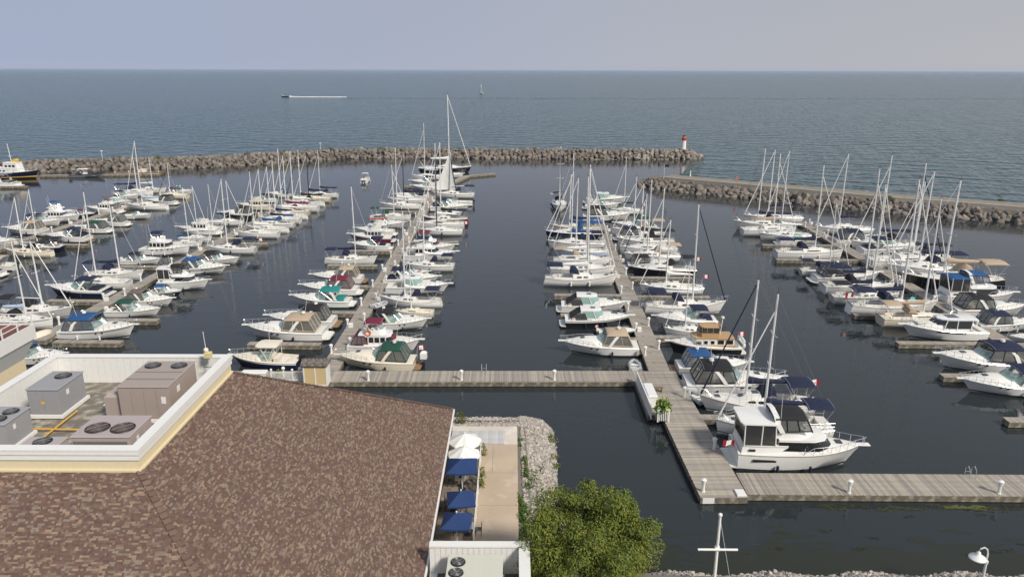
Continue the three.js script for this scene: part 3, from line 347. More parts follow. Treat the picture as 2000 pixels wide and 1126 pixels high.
// each kit: list of [part name, geometry, material key, condition]
function expressKit(v) {
  const o = { ...POW, shB: [1.6, 1.5, 1.7][v], shS: [1.0, 1.05, 0.95][v], pw: [2.5, 2.2, 2.8][v], rake: [1.5, 1.7, 1.3][v] }, s = shape(o), c0 = 0.09, c1 = [0.47, 0.44, 0.5][v], hm = [0.5, 0.6, 0.42][v];
  const prof = u => { const b = s.hb(u), y = s.sh(u), x = s.x(u), inC = u > c0 + 1e-4 && u < c1 - 1e-4, h = u > c0 ? hm * sst(1.0, 0.62, u) : 0, f = 0.55; return inC ? [[x, y, b], [x, y + 0.16, b * 0.93], [x, y + 0.16, b * 0.85], [x, f, b * 0.82], [x, f, b * 0.4], [x, f, 0]] : [[x, y, b], [x, y + 0.08, b * 0.93], [x, y + 0.1 + h * 0.25, b * 0.84], [x, y + 0.1 + h * 0.8, b * 0.66], [x, y + 0.12 + h, b * 0.38], [x, y + 0.13 + h * 1.06, 0]]; };
  const us = [0, 0.04, c0, c0 + 0.0002, 0.2, 0.3, 0.38, c1 - 0.0002, c1, 0.55, 0.62, 0.7, 0.78, 0.85, 0.91, 0.955, 0.985, 1];
  const b = s.hb(0.45), y = s.sh(0.45), xc = s.x(c1), K = [];
  K.push(['hull', hullG(s), 'hull'], ['boot_stripe', band(s, 1, 0.02, 0.22, 0.008), 'bottom'], ...[-1, 1].map(q => ['hull_stripe', band(s, 2, [0.5, 0.25, 0.6][v], [0.68, 0.5, 0.72][v], 0.012, 0.05, 0.97, [q]), 'stripe', a => a.stripe]), ['upper_hull', band(s, 2, 0.45, 0.99, 0.008), 'gel', a => a.hull && a.hull !== 'white' && a.hull !== 'cream']);
  K.push(['deck', deckG(s, us, prof), 'deck'], ['rub_rail', rubG(s), 'rail'], ['swim_platform', new G().loft([[-5.85, 1.1], [-5.6, 1.35], [-4.9, 1.45]].map(([x, z]) => [[x, 0.28, -z], [x, 0.4, -z], [x, 0.4, z], [x, 0.28, z]]), { closed: true, capA: true }).build(0.5), v === 1 ? 'teak' : 'deck']);
  K.push(['rear_seat', bev(-4.05, -3.4, 0.55, 1.0, -1.1, 1.1, 0.12).build(), 'seat'], ['helm_seat', bev(-1.9, -1.3, 0.55, 1.35, 0.15, 1.0, 0.12).build(), 'seat'], ['side_seat', bev(-2.4, -1.3, 0.55, 1.05, -1.2, -0.45, 0.12).build(), 'seat'], ['helm_console', bev(xc - 0.65, xc - 0.05, 0.55, y + 0.35, 0.1, 1.1, 0.15).build(), 'deck']);
  const [gl, fr] = shieldG([[xc - 0.8, b * 0.84], [xc - 0.2, b * 0.83], [xc + 0.5, b * 0.7], [xc + 0.95, b * 0.42], [xc + 1.1, b * 0.15], [xc + 1.12, 0]], x => y + 0.12 + (hm + 0.02) * sst(xc - 0.2, xc + 0.8, x), y + hm + 0.72, -0.75, 0.86);
  K.push(['windshield', gl, 'glass'], ['windshield_frame', fr, 'rail']);
  K.push(['radar_arch', archG(s, v === 2 ? [[-2.9, y + 0.1, b * 0.93], [-2.5, y + 0.9, b * 0.88], [-1.9, y + 1.5, b * 0.76], [-1.75, y + 1.68, b * 0.4], [-1.75, y + 1.72, 0]] : [[-1.1, y + 0.1, b * 0.93], [-1.7, y + 0.9, b * 0.9], [-2.25, y + 1.5, b * 0.8], [-2.4, y + 1.68, b * 0.45], [-2.4, y + 1.72, 0]], 0.42), 'gel', a => !a.noarch]);
  const ty = y + 1.62, x0 = -3.5, x1 = xc - 0.15;
  K.push(['canvas_top', topG(x0, x1, ty, b * 0.84), 'canvas', a => a.cv !== 'none'], ['canvas_frame', frameG(x0, x1, ty - 0.05, b * 0.83, y + 0.15, -2.2), 'rail', a => a.cv !== 'none']);
  const [vn, hem] = enclosureG(x0, x1, ty, b * 0.84, y + 0.18, b * 0.9, -4.15); K.push(['clear_curtain', vn, 'vinyl', a => a.full], ['curtain_hem', hem, 'canvas', a => a.full]);
  K.push(['cockpit_cover', topG(-4.2, -2.6, y + 0.2, b * 0.86, 0.22, 0.05), 'canvas', a => a.cv !== 'none' && !a.full]);
  K.push(['bow_rail', railG(s, 0.52, 1, 0.6, 7), 'rail'], ['deck_hatch', bev(2.0, 2.55, s.sh(0.72) + hm * 0.86 + 0.1, s.sh(0.72) + hm * 0.86 + 0.19, -0.28, 0.28, 0.03).build(), 'tint'], ['anchor_pulpit', bev(4.7, 5.5, s.sh(1) - 0.02, s.sh(1) + 0.08, -0.2, 0.2, 0.03).build(), 'gel']);
  for (const [u, sg] of [[0.56, 1], [0.64, 1], [0.56, -1], [0.64, -1]]) { const p = s.pt(u, 2), q = s.pt(u, 3); K.push(['portlight', pillG.clone().translate(lerp(p[0], q[0], 0.55), lerp(p[1], q[1], 0.55), sg * (lerp(p[2], q[2], 0.55) + 0.02)), 'tint']); }
  for (const [u, sg] of [[0.3, 1], [0.6, 1], [0.35, -1]]) K.push(['fender', fenderG.clone().translate(s.x(u), 0.45, sg * (s.hb(u) + 0.1)), v === 1 ? 'rubber' : 'fender']);
  K.push(['radar_dome', domeG.clone().translate(v === 2 ? -1.75 : -2.4, y + 1.72 + 0.02, 0), 'gel', a => !a.noarch], ['antenna', new G().tube([[-2.4, y + 1.7, 0.6], [-2.9, y + 4.2, 0.65]], 0.022, 4).build(), 'gel']);
  return K;
}
function runaboutKit() {
  const o = { ...POW, shB: 1.35, shS: 0.95, B: 3.3, rake: 1.4, pw: 2.2 }, s = shape(o), K = []; const c0 = 0.1, c1 = 0.56;
  const prof = u => { const b = s.hb(u), y = s.sh(u), x = s.x(u), inC = u > c0 + 1e-4 && u < c1 - 1e-4, h = u > c0 ? 0.34 * sst(1, 0.66, u) : 0; return inC ? [[x, y, b], [x, y + 0.06, b * 0.92], [x, y + 0.06, b * 0.86], [x, 0.4, b * 0.82], [x, 0.4, b * 0.4], [x, 0.4, 0]] : [[x, y, b], [x, y + 0.06, b * 0.92], [x, y + 0.08 + h * 0.4, b * 0.8], [x, y + 0.08 + h * 0.9, b * 0.6], [x, y + 0.1 + h, b * 0.3], [x, y + 0.1 + h, 0]]; };
  K.push(['hull', hullG(s), 'hull'], ['boot_stripe', band(s, 1, 0.02, 0.22, 0.008), 'bottom'], ['upper_hull', band(s, 2, 0.4, 0.99, 0.008), 'gel', a => a.hull && a.hull !== 'white'], ['deck', deckG(s, [0, 0.05, c0, c0 + 0.0002, 0.25, 0.4, 0.5, c1 - 0.0002, c1, 0.63, 0.7, 0.78, 0.85, 0.91, 0.96, 1], prof), 'deck'], ['rub_rail', rubG(s), 'rail']);
  K.push(['rear_seat', bev(-3.9, -3.2, 0.4, 0.9, -1.2, 1.2, 0.1).build(), 'seat'], ['helm_seat', bev(-1.4, -0.8, 0.4, 1.15, 0.3, 0.95, 0.1).build(), 'seat'], ['helm_seat', bev(-1.4, -0.8, 0.4, 1.15, -0.95, -0.3, 0.1).build(), 'seat']);
  const [gl, fr] = shieldG([[-0.4, 1.35], [0.1, 1.33], [0.75, 1.1], [1.05, 0.6], [1.15, 0.2], [1.15, 0]], x => 1.15 + 0.3 * sst(0, 1, x), 2.0, -0.6, 0.88); K.push(['windshield', gl, 'glass'], ['windshield_frame', fr, 'rail']);
  K.push(['canvas_top', topG(-2.9, 0.2, 2.5, 1.3), 'canvas', a => a.cv !== 'none'], ['canvas_frame', frameG(-2.9, 0.2, 2.45, 1.28, 1.05, -1.6), 'rail', a => a.cv !== 'none'], ['bow_rail', railG(s, 0.6, 1, 0.45, 5), 'rail'], ['deck_hatch', bev(1.9, 2.4, 1.5, 1.56, -0.25, 0.25, 0.02).build(), 'tint']);
  K.push(['outboard_cowl', obG[0].clone().translate(-5.3, 0.2, 0), 'dark'], ['outboard_leg', obG[1].clone().translate(-5.3, 0, 0), 'dark'], ['fender', fenderG.clone().translate(0, 0.4, 1.72), 'fender']);
  return K;
}
function sloopKit(v) {
  const o = { ...SAI, sw: [0.68, 0.8, 0.5][v], pw: [2.05, 2.2, 1.9][v], rake: [0.75, 0.35, 1.1][v], tr: [0.45, 0.15, -0.35][v], shS: [0.98, 1.05, 0.98][v], shB: [1.25, 1.25, 1.4][v], dip: [0.05, 0, 0.14][v] }, s = shape(o), K = [], c0 = 0.1, c1 = 0.37, k0 = 0.38, k1 = [0.78, 0.82, 0.72][v], H = [0.48, 0.42, 0.55][v];
  const prof = u => { const b = s.hb(u), y = s.sh(u), x = s.x(u), inC = u > c0 + 1e-4 && u < c1 - 1e-4, h = u > c1 ? H * sst(k1, k1 - 0.22, u) * (u < k0 ? 0.9 : 1) : 0; return inC ? [[x, y, b], [x, y + 0.05, b * 0.96], [x, y + 0.07, b * 0.72], [x, y + 0.22, b * 0.62], [x, y + 0.22, b * 0.55], [x, 0.5, b * 0.5], [x, 0.42, 0]] : [[x, y, b], [x, y + 0.05, b * 0.96], [x, y + 0.07, b * 0.72], [x, y + 0.07 + h * 0.75, b * 0.62], [x, y + 0.09 + h, b * 0.5], [x, y + 0.11 + h * 1.1, b * 0.25], [x, y + 0.12 + h * 1.14, 0]]; };
  K.push(['hull', hullG(s), 'hull'], ['boot_stripe', band(s, 2, 0, 0.1, 0.008), 'stripeb'], ...[-1, 1].map(q => ['cove_stripe', band(s, 3, 0.72, 0.84, 0.008, 0.02, 0.97, [q]), 'stripe', a => a.stripe || v === 0]), ['deck', deckG(s, [0, 0.05, c0, c0 + 0.0002, 0.18, 0.28, c1 - 0.0002, c1, k0, 0.45, 0.52, 0.6, 0.66, 0.72, 0.78, 0.84, 0.9, 0.95, 0.985, 1], prof), 'deckc'], ['toe_rail', rubG(s, 0.028), v === 2 ? 'teak' : 'rail']);
  for (const sg of [-1, 1]) for (const [ua, ub] of v === 1 ? [[0.43, 0.64]] : [[0.43, 0.5], [0.52, 0.59]]) { const w = [], n = 5; for (let i = 0; i <= n; i++) { const u = lerp(ua, ub, i / n), p = prof(u), e = i === 0 || i === n ? 0.45 : 1; w.push([0.5 - 0.28 * e, 0.5 + 0.25 * e].map(f => [lerp(p[2][0], p[3][0], f), lerp(p[2][1], p[3][1], f), sg * (lerp(p[2][2], p[3][2], f) + 0.02)])); } K.push(['cabin_window', new G().loft(w).build(0), 'tint']); }
  const yc = s.sh(0.25); for (const sg of [-1, 1]) K.push(['cockpit_seat', bev(s.x(0.13), s.x(0.34), 0.5, 0.78, sg < 0 ? -0.85 : 0.42, sg < 0 ? -0.42 : 0.85, 0.04).build(), 'deck']);
  for (const [u, w] of [[0.5, 0.26], [0.62, 0.24], [0.84, 0.27]]) { const p = prof(u), y = p[p.length - 1][1]; K.push(['deck_hatch', bev(s.x(u) - w, s.x(u) + w, y - 0.04, y + 0.05, -w, w, 0.03).build(), 'tint']); }
  K.push(['steering_wheel', new G().add(new THREE.TorusGeometry(0.42, 0.025, 5, 16).rotateY(Math.PI / 2), at(s.x(0.17), 1.15, 0)).tube([[s.x(0.18), 0.45, 0], [s.x(0.18), 1.2, 0]], 0.07, 6).build(), 'rail']);
  K.push(['pulpit', railG(s, 0.9, 1, 0.62, 2, 0.02), 'rail'], ...[-1, 1].map(q => ['pushpit', railG(s, 0.0, 0.08, 0.62, 1, 0.02, true, false, [q]), 'rail']), ...[-1, 1].map(q => ['lifelines', railG(s, 0.1, 0.9, 0.6, 7, 0.011, true, false, [q]), 'rail']));
  const yk = prof(0.42).at(-1)[1]; const dod = [[-1.25, 0.05], [-1.1, 0.75], [-0.7, 0.85], [-0.35, 0.62], [0.05, 0.02]]; K.push(['spray_hood', new G().loft([-0.92, -0.86, -0.5, 0, 0.5, 0.86, 0.92].map(q => dod.map(([x, y]) => [s.x(0.41) + x + 0.5, yk - 0.1 + y * (1 - 0.35 * Math.pow(Math.abs(q), 4)) * (Math.abs(q) > 0.9 ? 0.3 : 1), q * 1.02]))).build(0.8), 'canvas', a => a.bim !== 'none' && a.bim2 !== 0]);
  K.push(['bimini_top', topG(s.x(0.0), s.x(0.24), yc + 1.75, 1.12, 0.14, 0.06), 'canvas', a => a.bim !== 'none'], ['bimini_frame', frameG(s.x(0.0), s.x(0.24), yc + 1.72, 1.1, yc + 0.1, s.x(0.12)), 'rail', a => a.bim !== 'none']);
  K.push(['fender', fenderG.clone().translate(s.x(0.35), 0.5, s.hb(0.35) + 0.1), 'fender'], ['fender', fenderG.clone().translate(s.x(0.6), 0.5, s.hb(0.6) + 0.08), 'fender'], ['fender', fenderG.clone().translate(s.x(0.45), 0.5, -s.hb(0.45) - 0.1), 'fender']);
  if (v !== 1) K.push(['swim_ladder', new G().tube([[-5.02, 0.2, 0.3], [-5.05, 1.3, 0.3]], 0.02, 4).tube([[-5.02, 0.2, 0.55], [-5.05, 1.3, 0.55]], 0.02, 4).build(), 'rail']);
  K.mastFoot = prof(0.58).at(-1)[1]; K.s = s; return K;
}
function cabinKit(type) {   // flybridge, aft cabin, downeast, hardtop, coupe, trawler, walkaround
  const big = type === 'ac' || type === 'tr' || type === 'dn', o = { ...POW, shS: { ac: 1.55, fb: 1.1, ht: 1.05, cp: 1.15, dn: 1.15, tr: 1.05, cc: 1.0 }[type], shB: { ac: 1.85, fb: 1.75, ht: 1.55, cp: 1.75, dn: 1.7, tr: 1.6, cc: 1.5 }[type], B: { ac: 3.6, fb: 3.5, tr: 3.5 }[type] || 3.4, pw: type === 'tr' ? 2.8 : 2.4, rake: type === 'tr' || type === 'dn' ? 0.9 : 1.5 }, s = shape(o), K = [];
  const cock = { fb: [0.07, 0.24], ht: [0.09, 0.4], cp: [0.08, 0.24], dn: [0.06, 0.2], tr: [0.04, 0.12], cc: [0.06, 0.52], ac: [0.02, 0.05] }[type], hm = { fb: 0.35, ht: 0.5, cp: 0.5, dn: 0.3, tr: 0.25, cc: 0.35, ac: 0.3 }[type], y = s.sh(0.4);
  const prof = u => { const b = s.hb(u), yy = s.sh(u), x = s.x(u), inC = u > cock[0] + 1e-4 && u < cock[1] - 1e-4, h = u > cock[0] ? hm * sst(0.97, 0.66, u) : 0; return inC ? [[x, yy, b], [x, yy + 0.1, b * 0.93], [x, yy + 0.1, b * 0.86], [x, 0.6, b * 0.84], [x, 0.6, b * 0.4], [x, 0.6, 0]] : [[x, yy, b], [x, yy + 0.05, b * 0.93], [x, yy + 0.07 + h * 0.1, b * 0.82], [x, yy + 0.08 + h * 0.8, b * 0.66], [x, yy + 0.1 + h, b * 0.35], [x, yy + 0.12 + h, 0]]; };
  K.push(['hull', hullG(s), 'hull'], ['boot_stripe', band(s, 1, 0.02, 0.22, 0.008), type === 'tr' ? 'redb' : 'bottom'], ['upper_hull', band(s, 2, type === 'tr' ? 0.72 : 0.5, 0.99, 0.008), 'gel', a => a.hull && a.hull !== 'white' && a.hull !== 'cream'], ...[-1, 1].map(q => ['hull_stripe', band(s, 2, 0.55, 0.7, 0.012, 0.03, 0.97, [q]), 'stripe', a => a.stripe]), ['rub_rail', rubG(s), type === 'tr' ? 'tanpaint' : 'rail']);
  K.push(['deck', deckG(s, [0, cock[0], cock[0] + 0.0002, lerp(...cock, 0.5), cock[1] - 0.0002, cock[1], 0.45, 0.53, 0.58, 0.63, 0.68, 0.74, 0.8, 0.86, 0.91, 0.955, 0.985, 1].filter((u, i, a) => !i || u > a[i - 1]), prof), type === 'cc' ? 'creamd' : 'deck'], ['bow_rail', railG(s, 0.5, 1, 0.65, 7, 0.024), 'rail'], ['anchor_pulpit', bev(4.7, 5.6, s.sh(1) - 0.02, s.sh(1) + 0.08, -0.22, 0.22, 0.03).build(), 'gel']);
  K.push(['swim_platform', new G().loft([[-5.8, 1.1], [-5.6, 1.4], [-4.9, 1.5]].map(([x, z]) => [[x, 0.26, -z], [x, 0.38, -z], [x, 0.38, z], [x, 0.26, z]]), { closed: true, capA: true }).build(0.5), 'deck', () => type !== 'cc']);
  for (const u of [0.3, 0.55]) K.push(['fender', fenderG.clone().translate(s.x(u), 0.5, s.hb(u) + 0.1), type === 'cp' ? 'rubber' : 'fender']);
  const bimini = (x0, x1, yy, z, yb, xb) => K.push(['canvas_top', topG(x0, x1, yy, z), 'canvas', a => a.cv !== 'none'], ['canvas_frame', frameG(x0, x1, yy - 0.04, z * 0.98, yb, xb), 'rail', a => a.cv !== 'none']);
  if (type === 'fb' || type === 'dn') {
    const d = type === 'dn', h = house(plan(d ? -2.6 : -2.7, d ? 1.5 : 1.75, 1.32, 0.9), y, y + 1.25, d ? -0.5 : -0.95, 0.1, 0.9, 0.32, 0.86, 0.08, 0.08, d ? 0.2 : 0.8);
    K.push(['cabin', h.wall, 'gel'], ['cabin_window', h.window, 'tint'], ['cabin_roof', h.roof, 'gel']);
    for (const x of [-2.0, -1.2, -0.4, 0.4]) for (const sg of [-1, 1]) K.push(['window_post', BX(x - 0.06, x + 0.06, y + 0.3, y + 1.15, sg * 1.27 - 0.07, sg * 1.27 + 0.07), 'gel']);
    const yf = y + 1.38, f = house(plan(-2.4, d ? -0.2 : 0.35, 1.12, 0.7), yf, yf + 0.62, -0.45, 0, 0.96, 0, 0); K.push(['flybridge', f.wall, 'gel'], ['flybridge_seat', bev(-1.7, -1.1, yf, yf + 0.75, -0.8, 0.8, 0.1).build(), 'seat'], ['flybridge_console', bev(-0.75, -0.25, yf, yf + 0.75, -0.7, 0.7, 0.1).build(), 'gel']);
    const [gl, fr] = shieldG([[-1.1, 1.05], [-0.9, 1.04], [-0.45, 0.98], [-0.25, 0.7], [-0.15, 0.3], [-0.15, 0]].map(([x, z]) => [x + (d ? -0.3 : 0), z]), yf + 0.62, yf + 0.9, -0.22, 0.97); K.push(['flybridge_screen', gl, 'glass'], ['screen_frame', fr, 'rail']);
    bimini(-2.6, -0.1, yf + 1.55, 1.08, yf + 0.55, -1.7); const [vn, hem] = enclosureG(-3.95, -2.5, y + 1.35, 1.25, y + 0.15, 1.35, -4.4); K.push(['clear_curtain', vn, 'vinyl', a => a.full], ['curtain_hem', hem, 'canvas', a => a.full]);
    K.push(['ladder', new G().tube([[-3.3, 0.6, 0.6], [-2.7, yf + 0.4, 0.6]], 0.025, 4).tube([[-3.3, 0.6, 0.95], [-2.7, yf + 0.4, 0.95]], 0.025, 4).build(), 'rail'], ['antenna', new G().tube([[-2.2, yf + 0.6, 1.05], [-2.5, yf + 3.2, 1.1]], 0.022, 4).build(), 'gel'], ['windshield_cover', new G().loft([[[1.2, y + 0.4, -1.0], [0.5, y + 1.12, -0.9]], [[1.8, y + 0.4, -0.5], [1.05, y + 1.12, -0.45]], [[1.95, y + 0.4, 0], [1.2, y + 1.12, 0]], [[1.8, y + 0.4, 0.5], [1.05, y + 1.12, 0.45]], [[1.2, y + 0.4, 1.0], [0.5, y + 1.12, 0.9]]]).build(0.8), 'canvas', a => a.cv !== 'none' && type === 'fb']);
    if (d) for (const u of [0.3, 0.4, 0.5, 0.62, 0.7]) for (const sg of [-1, 1]) { const p = s.pt(u, 2), q = s.pt(u, 3); K.push(['portlight', pillG.clone().translate(lerp(p[0], q[0], 0.7), lerp(p[1], q[1], 0.72), sg * (lerp(p[2], q[2], 0.72) + 0.02)), 'tint']); }
  }
  if (type === 'ac') {
    const h0 = house(plan(-4.75, -1.0, 1.5, 0.2, 0.93), y - 0.05, y + 0.62, 0, 0.12, 0.95, 0.25, 0.6); K.push(['aft_cabin', h0.wall, 'gel'], ['aft_deck', h0.roof, 'deck']);
    for (const sg of [-1, 1]) K.push(['hull_window', new G().box(-3.9, -2.1, 1.02, 1.22, sg * 1.7 - 0.03, sg * 1.7 + 0.03).build(0), 'tint'], ['aft_window', new G().box(-4.2, -3.7, y + 0.2, y + 0.38, sg * 1.46 - 0.03, sg * 1.46 + 0.03).build(0), 'tint']);
    const h = house(plan(-1.9, 2.75, 1.45, 1.5), y - 0.05, y + 1.12, -0.95, 0, 0.88, 0.26, 0.9, 0.03, 0.07); K.push(['salon', h.wall, 'gel'], ['salon_window', h.window, 'tint'], ['salon_roof', h.roof, 'gel']);
    const yf = y + 1.22, f = house(plan(-2.5, 1.0, 1.12, 1.2), yf, yf + 0.58, -0.75, 0, 0.95, 0, 0); K.push(['flybridge', f.wall, 'gel'], ['flybridge_seat', bev(-1.5, -0.9, yf, yf + 0.8, -0.9, 0.9, 0.1).build(), 'seat'], ['flybridge_console', bev(-0.35, 0.15, yf, yf + 0.72, -0.8, 0.8, 0.1).build(), 'gel']);
    const [gl, fr] = shieldG([[-1.1, 1.05], [-0.8, 1.03], [-0.3, 0.95], [0.0, 0.7], [0.16, 0.3], [0.16, 0]], yf + 0.56, yf + 0.9, -0.25, 0.96); K.push(['flybridge_screen', gl, 'glass'], ['screen_frame', fr, 'rail']);
    K.push(['hardtop', new G().loft([[-4.95, 1.1], [-4.8, 1.5], [-2.3, 1.55], [-2.1, 1.5]].map(([x, z]) => [[x, yf + 1.32, -z], [x, yf + 1.42, -z], [x, yf + 1.5, -z * 0.5], [x, yf + 1.52, 0], [x, yf + 1.5, z * 0.5], [x, yf + 1.42, z], [x, yf + 1.32, z]]), { closed: true, capA: true, capB: true }).build(0.6), 'gel', a => a.cv === 'black'], ['canvas_aft_top', topG(-4.9, -2.1, yf + 1.35, 1.5), 'canvas', a => a.cv !== 'black']);
    const posts = new G(), vn = new G(); for (const sg of [-1, 1]) { for (const [xb, xt] of [[-4.6, -4.65], [-3.3, -3.3], [-2.2, -2.3]]) posts.tube([[xb, y + 0.7, sg * 1.42], [xt, yf + 1.34, sg * 1.45]], 0.055, 5); vn.quad([-4.6, y + 0.72, sg * 1.41], [-2.25, y + 0.72, sg * 1.41], [-2.3, yf + 1.33, sg * 1.44], [-4.65, yf + 1.33, sg * 1.44]); } vn.quad([-4.6, y + 0.72, -1.41], [-4.6, y + 0.72, 1.41], [-4.65, yf + 1.33, 1.44], [-4.65, yf + 1.33, -1.44]); K.push(['hardtop_post', posts.build(), 'gel'], ['clear_curtain', vn.build(0), 'vinyld'], ['aft_chair', bev(-4.1, -3.4, y + 0.7, y + 1.3, -0.9, 0.9, 0.1).build(), 'seat']);
    const ar = [[-1.7, yf + 0.55, 1.25], [-2.1, yf + 1.3, 1.2], [-2.25, yf + 1.95, 1.05], [-2.3, yf + 2.1, 0.6], [-2.3, yf + 2.14, 0]]; K.push(['radar_arch', archG(s, ar, 0.4), 'gel']); bimini(-2.4, 0.2, yf + 1.85, 1.15, yf + 0.6, -1.2); const [v2, hem] = enclosureG(-2.3, 0.15, yf + 1.85, 1.15, yf + 0.6, 1.2, -2.3); K.push(['flybridge_curtain', v2, 'vinyl'], ['curtain_hem', hem, 'canvas', a => a.cv !== 'none']);
    K.push(['deck_hatch', bev(2.9, 3.4, s.sh(0.8) + 0.28, s.sh(0.8) + 0.38, -0.27, 0.27, 0.03).build(), 'tint'], ['antenna', new G().tube([[-1.9, yf + 1.2, 1.15], [-2.0, yf + 4.0, 1.2]], 0.022, 4).build(), 'gel']);
  }
  if (type === 'ht' || type === 'cp') {
    const c = type === 'cp', x0 = c ? -2.7 : -1.7, pl = plan(x0, c ? 2.1 : 1.2, 1.38, c ? 1.7 : 1.3), h = house(pl, y + 0.12, y + 1.25, c ? -1.35 : -1.05, c ? -0.2 : -0.5, 0.84, 0.16, 0.95, 0.05, 0.09, c ? 0.75 : 0.5);
    K.push(['cabin', h.wall, 'gel'], ['cabin_window', h.window, c ? 'tint' : 'glassd'], ['hardtop', h.roof, 'gel'], ['sunroof', c ? BX(-1.6, -0.2, y + 1.41, y + 1.44, -0.62, 0.62) : BX(-1.2, -0.5, y + 1.42, y + 1.45, -0.35, 0.35), 'tint']);
    for (const sg of [-1, 1]) for (const [a, b_] of c ? [[-2.7, -2.95], [-1.0, -1.15], [0.6, 0.15]] : [[-0.4, -0.9]]) K.push(['window_post', new G().tube([[a, y + 0.15, sg * 1.4], [b_, y + 1.28, sg * 1.19]], 0.06, 5).build(), 'gel']);
    K.push(['aft_canvas', new G().loft([-1, -0.8, 0, 0.8, 1].map(q => [[x0 - 0.9, y + 1.27, q * 1.16], [x0 - 1.5, y + 0.95, q * 1.28], [-4.3, y + 0.25, q * 1.35]])).build(0.6), 'canvas', a => a.cv === 'black'], ['rear_seat', bev(-4.05, -3.4, 0.6, 1.1, -1.1, 1.1, 0.12).build(), 'seat'], ['deck_hatch', bev(1.9, 2.9, s.sh(0.74) + hm * 0.8 + 0.06, s.sh(0.74) + hm * 0.8 + 0.17, -0.4, 0.4, 0.04).build(), 'tint'], ['hull_window', band(s, 2, 0.55, 0.8, 0.02, 0.28, 0.66), 'tint', a => !a.hull]);
    if (c) K.push(['sun_pad', bev(1.9, 3.5, s.sh(0.8) + 0.42, s.sh(0.8) + 0.52, -0.7, 0.7, 0.05).build(), 'seat']);
  }
  if (type === 'tr') {
    const h = house(plan(-3.9, 1.9, 1.34, 0.5), y + 0.05, y + 1.1, -0.12, 0, 0.97, 0.42, 0.82, 0.1, 0.08); K.push(['cabin', h.wall, 'gel'], ['trim_band', house(plan(-3.92, 1.94, 1.37, 0.5), y + 0.05, y + 1.1, -0.12, 0, 0.97, 0.02, 0.24).window, 'tanpaint']);
    for (const sg of [-1, 1]) for (const [x, w, hh] of [[-3.2, 0.95, 0.5], [-2.0, 0.8, 0.5], [-0.85, 0.5, 0.42], [0.1, 0.5, 0.42], [1.1, 0.75, 0.4]]) { K.push(['window', new G().box(x - w / 2, x + w / 2, y + 0.45, y + 0.45 + hh, sg * 1.33 - 0.04, sg * 1.33 + 0.04).build(0), 'tint'], ['window_trim', new G().box(x - w / 2 - 0.06, x + w / 2 + 0.06, y + 0.4, y + 0.51 + hh, sg * 1.32 - 0.03, sg * 1.32 + 0.03).build(0), x < -1.5 ? 'tanpaint' : 'gel']); }
    K.push(['cabin_roof', h.roof, 'tanpaint'], ['fore_trunk', house(plan(1.9, 3.5, 1.0, 0.9), y + 0.1, y + 0.5, -0.2, 0, 0.92, 0, 0).wall, 'tanpaint'], ['fore_trunk_top', house(plan(1.9, 3.5, 1.0, 0.9), y + 0.1, y + 0.5, -0.2, 0, 0.92, 0, 0, 0.02, 0.04).roof, 'gel']);
    const yf = y + 1.25, f = house(plan(-1.7, 1.1, 1.15, 0.4), yf, yf + 0.55, -0.1, 0, 0.98, 0, 0); K.push(['flybridge', f.wall, 'tanpaint']); const g = house(plan(-1.7, 0.95, 1.12, 0.4), yf + 0.55, yf + 1.25, -0.25, 0, 0.96, 0.02, 0.98, 0.08, 0.06); K.push(['flybridge_curtain', g.wall, 'vinyld'], ['flybridge_top', g.roof, 'tanpaint']);
    const po = new G(); for (const sg of [-1, 1]) for (const x of [-1.7, -0.85, 0, 0.7]) po.tube([[x, yf + 0.5, sg * 1.13], [x - 0.02, yf + 1.27, sg * 1.1]], 0.04, 5); K.push(['flybridge_post', po.build(), 'tanpaint'], ['radar_mast', new G().tube([[-2.2, yf, 0], [-2.4, yf + 2.0, 0]], 0.06, 6).build(), 'gel'], ['radar_dome', domeG.clone().translate(-2.4, yf + 2.0, 0), 'gel'], ['dinghy', new G().tube([[-5.3, 1.2, -1.3], [-5.6, 1.2, -0.6], [-5.6, 1.2, 0.9], [-5.4, 1.4, 1.3]], 0.2, 8).tube([[-5.3, 1.9, -1.3], [-5.5, 1.9, 0.9], [-5.4, 1.7, 1.3]], 0.2, 8).build(), 'fender']);
  }
  if (type === 'cc') {
    K.push(['console', bev(-1.2, 0.6, 0.6, 1.75, -1.05, 1.05, 0.2).build(), 'creamd'], ['hardtop', new G().loft([[-2.3, 1.1], [-2.15, 1.4], [0.4, 1.45], [0.85, 1.15]].map(([x, z]) => [[x, 3.0, -z], [x, 3.1, -z], [x, 3.18, -z * 0.6], [x, 3.22, 0], [x, 3.18, z * 0.6], [x, 3.1, z], [x, 3.0, z]]), { closed: true, capA: true, capB: true }).build(0.6), 'creamd'], ['helm_seat', bev(-2.1, -1.5, 0.6, 1.6, -0.9, 0.9, 0.15).build(), 'seat'], ['rear_seat', bev(-4.4, -3.5, 0.6, 1.15, -1.2, 1.2, 0.12).build(), 'seat'], ['cooler', bev(-3.2, -2.6, 0.6, 1.05, -0.6, 0.6, 0.06).build(), 'gel']);
    const [gl, fr] = shieldG([[-1.2, 1.35], [-0.6, 1.33], [0.5, 1.15], [1.0, 0.7], [1.15, 0.3], [1.15, 0]], 1.35, 2.35, -0.55, 0.9); K.push(['windshield', gl, 'glass'], ['windshield_frame', fr, 'gel']);
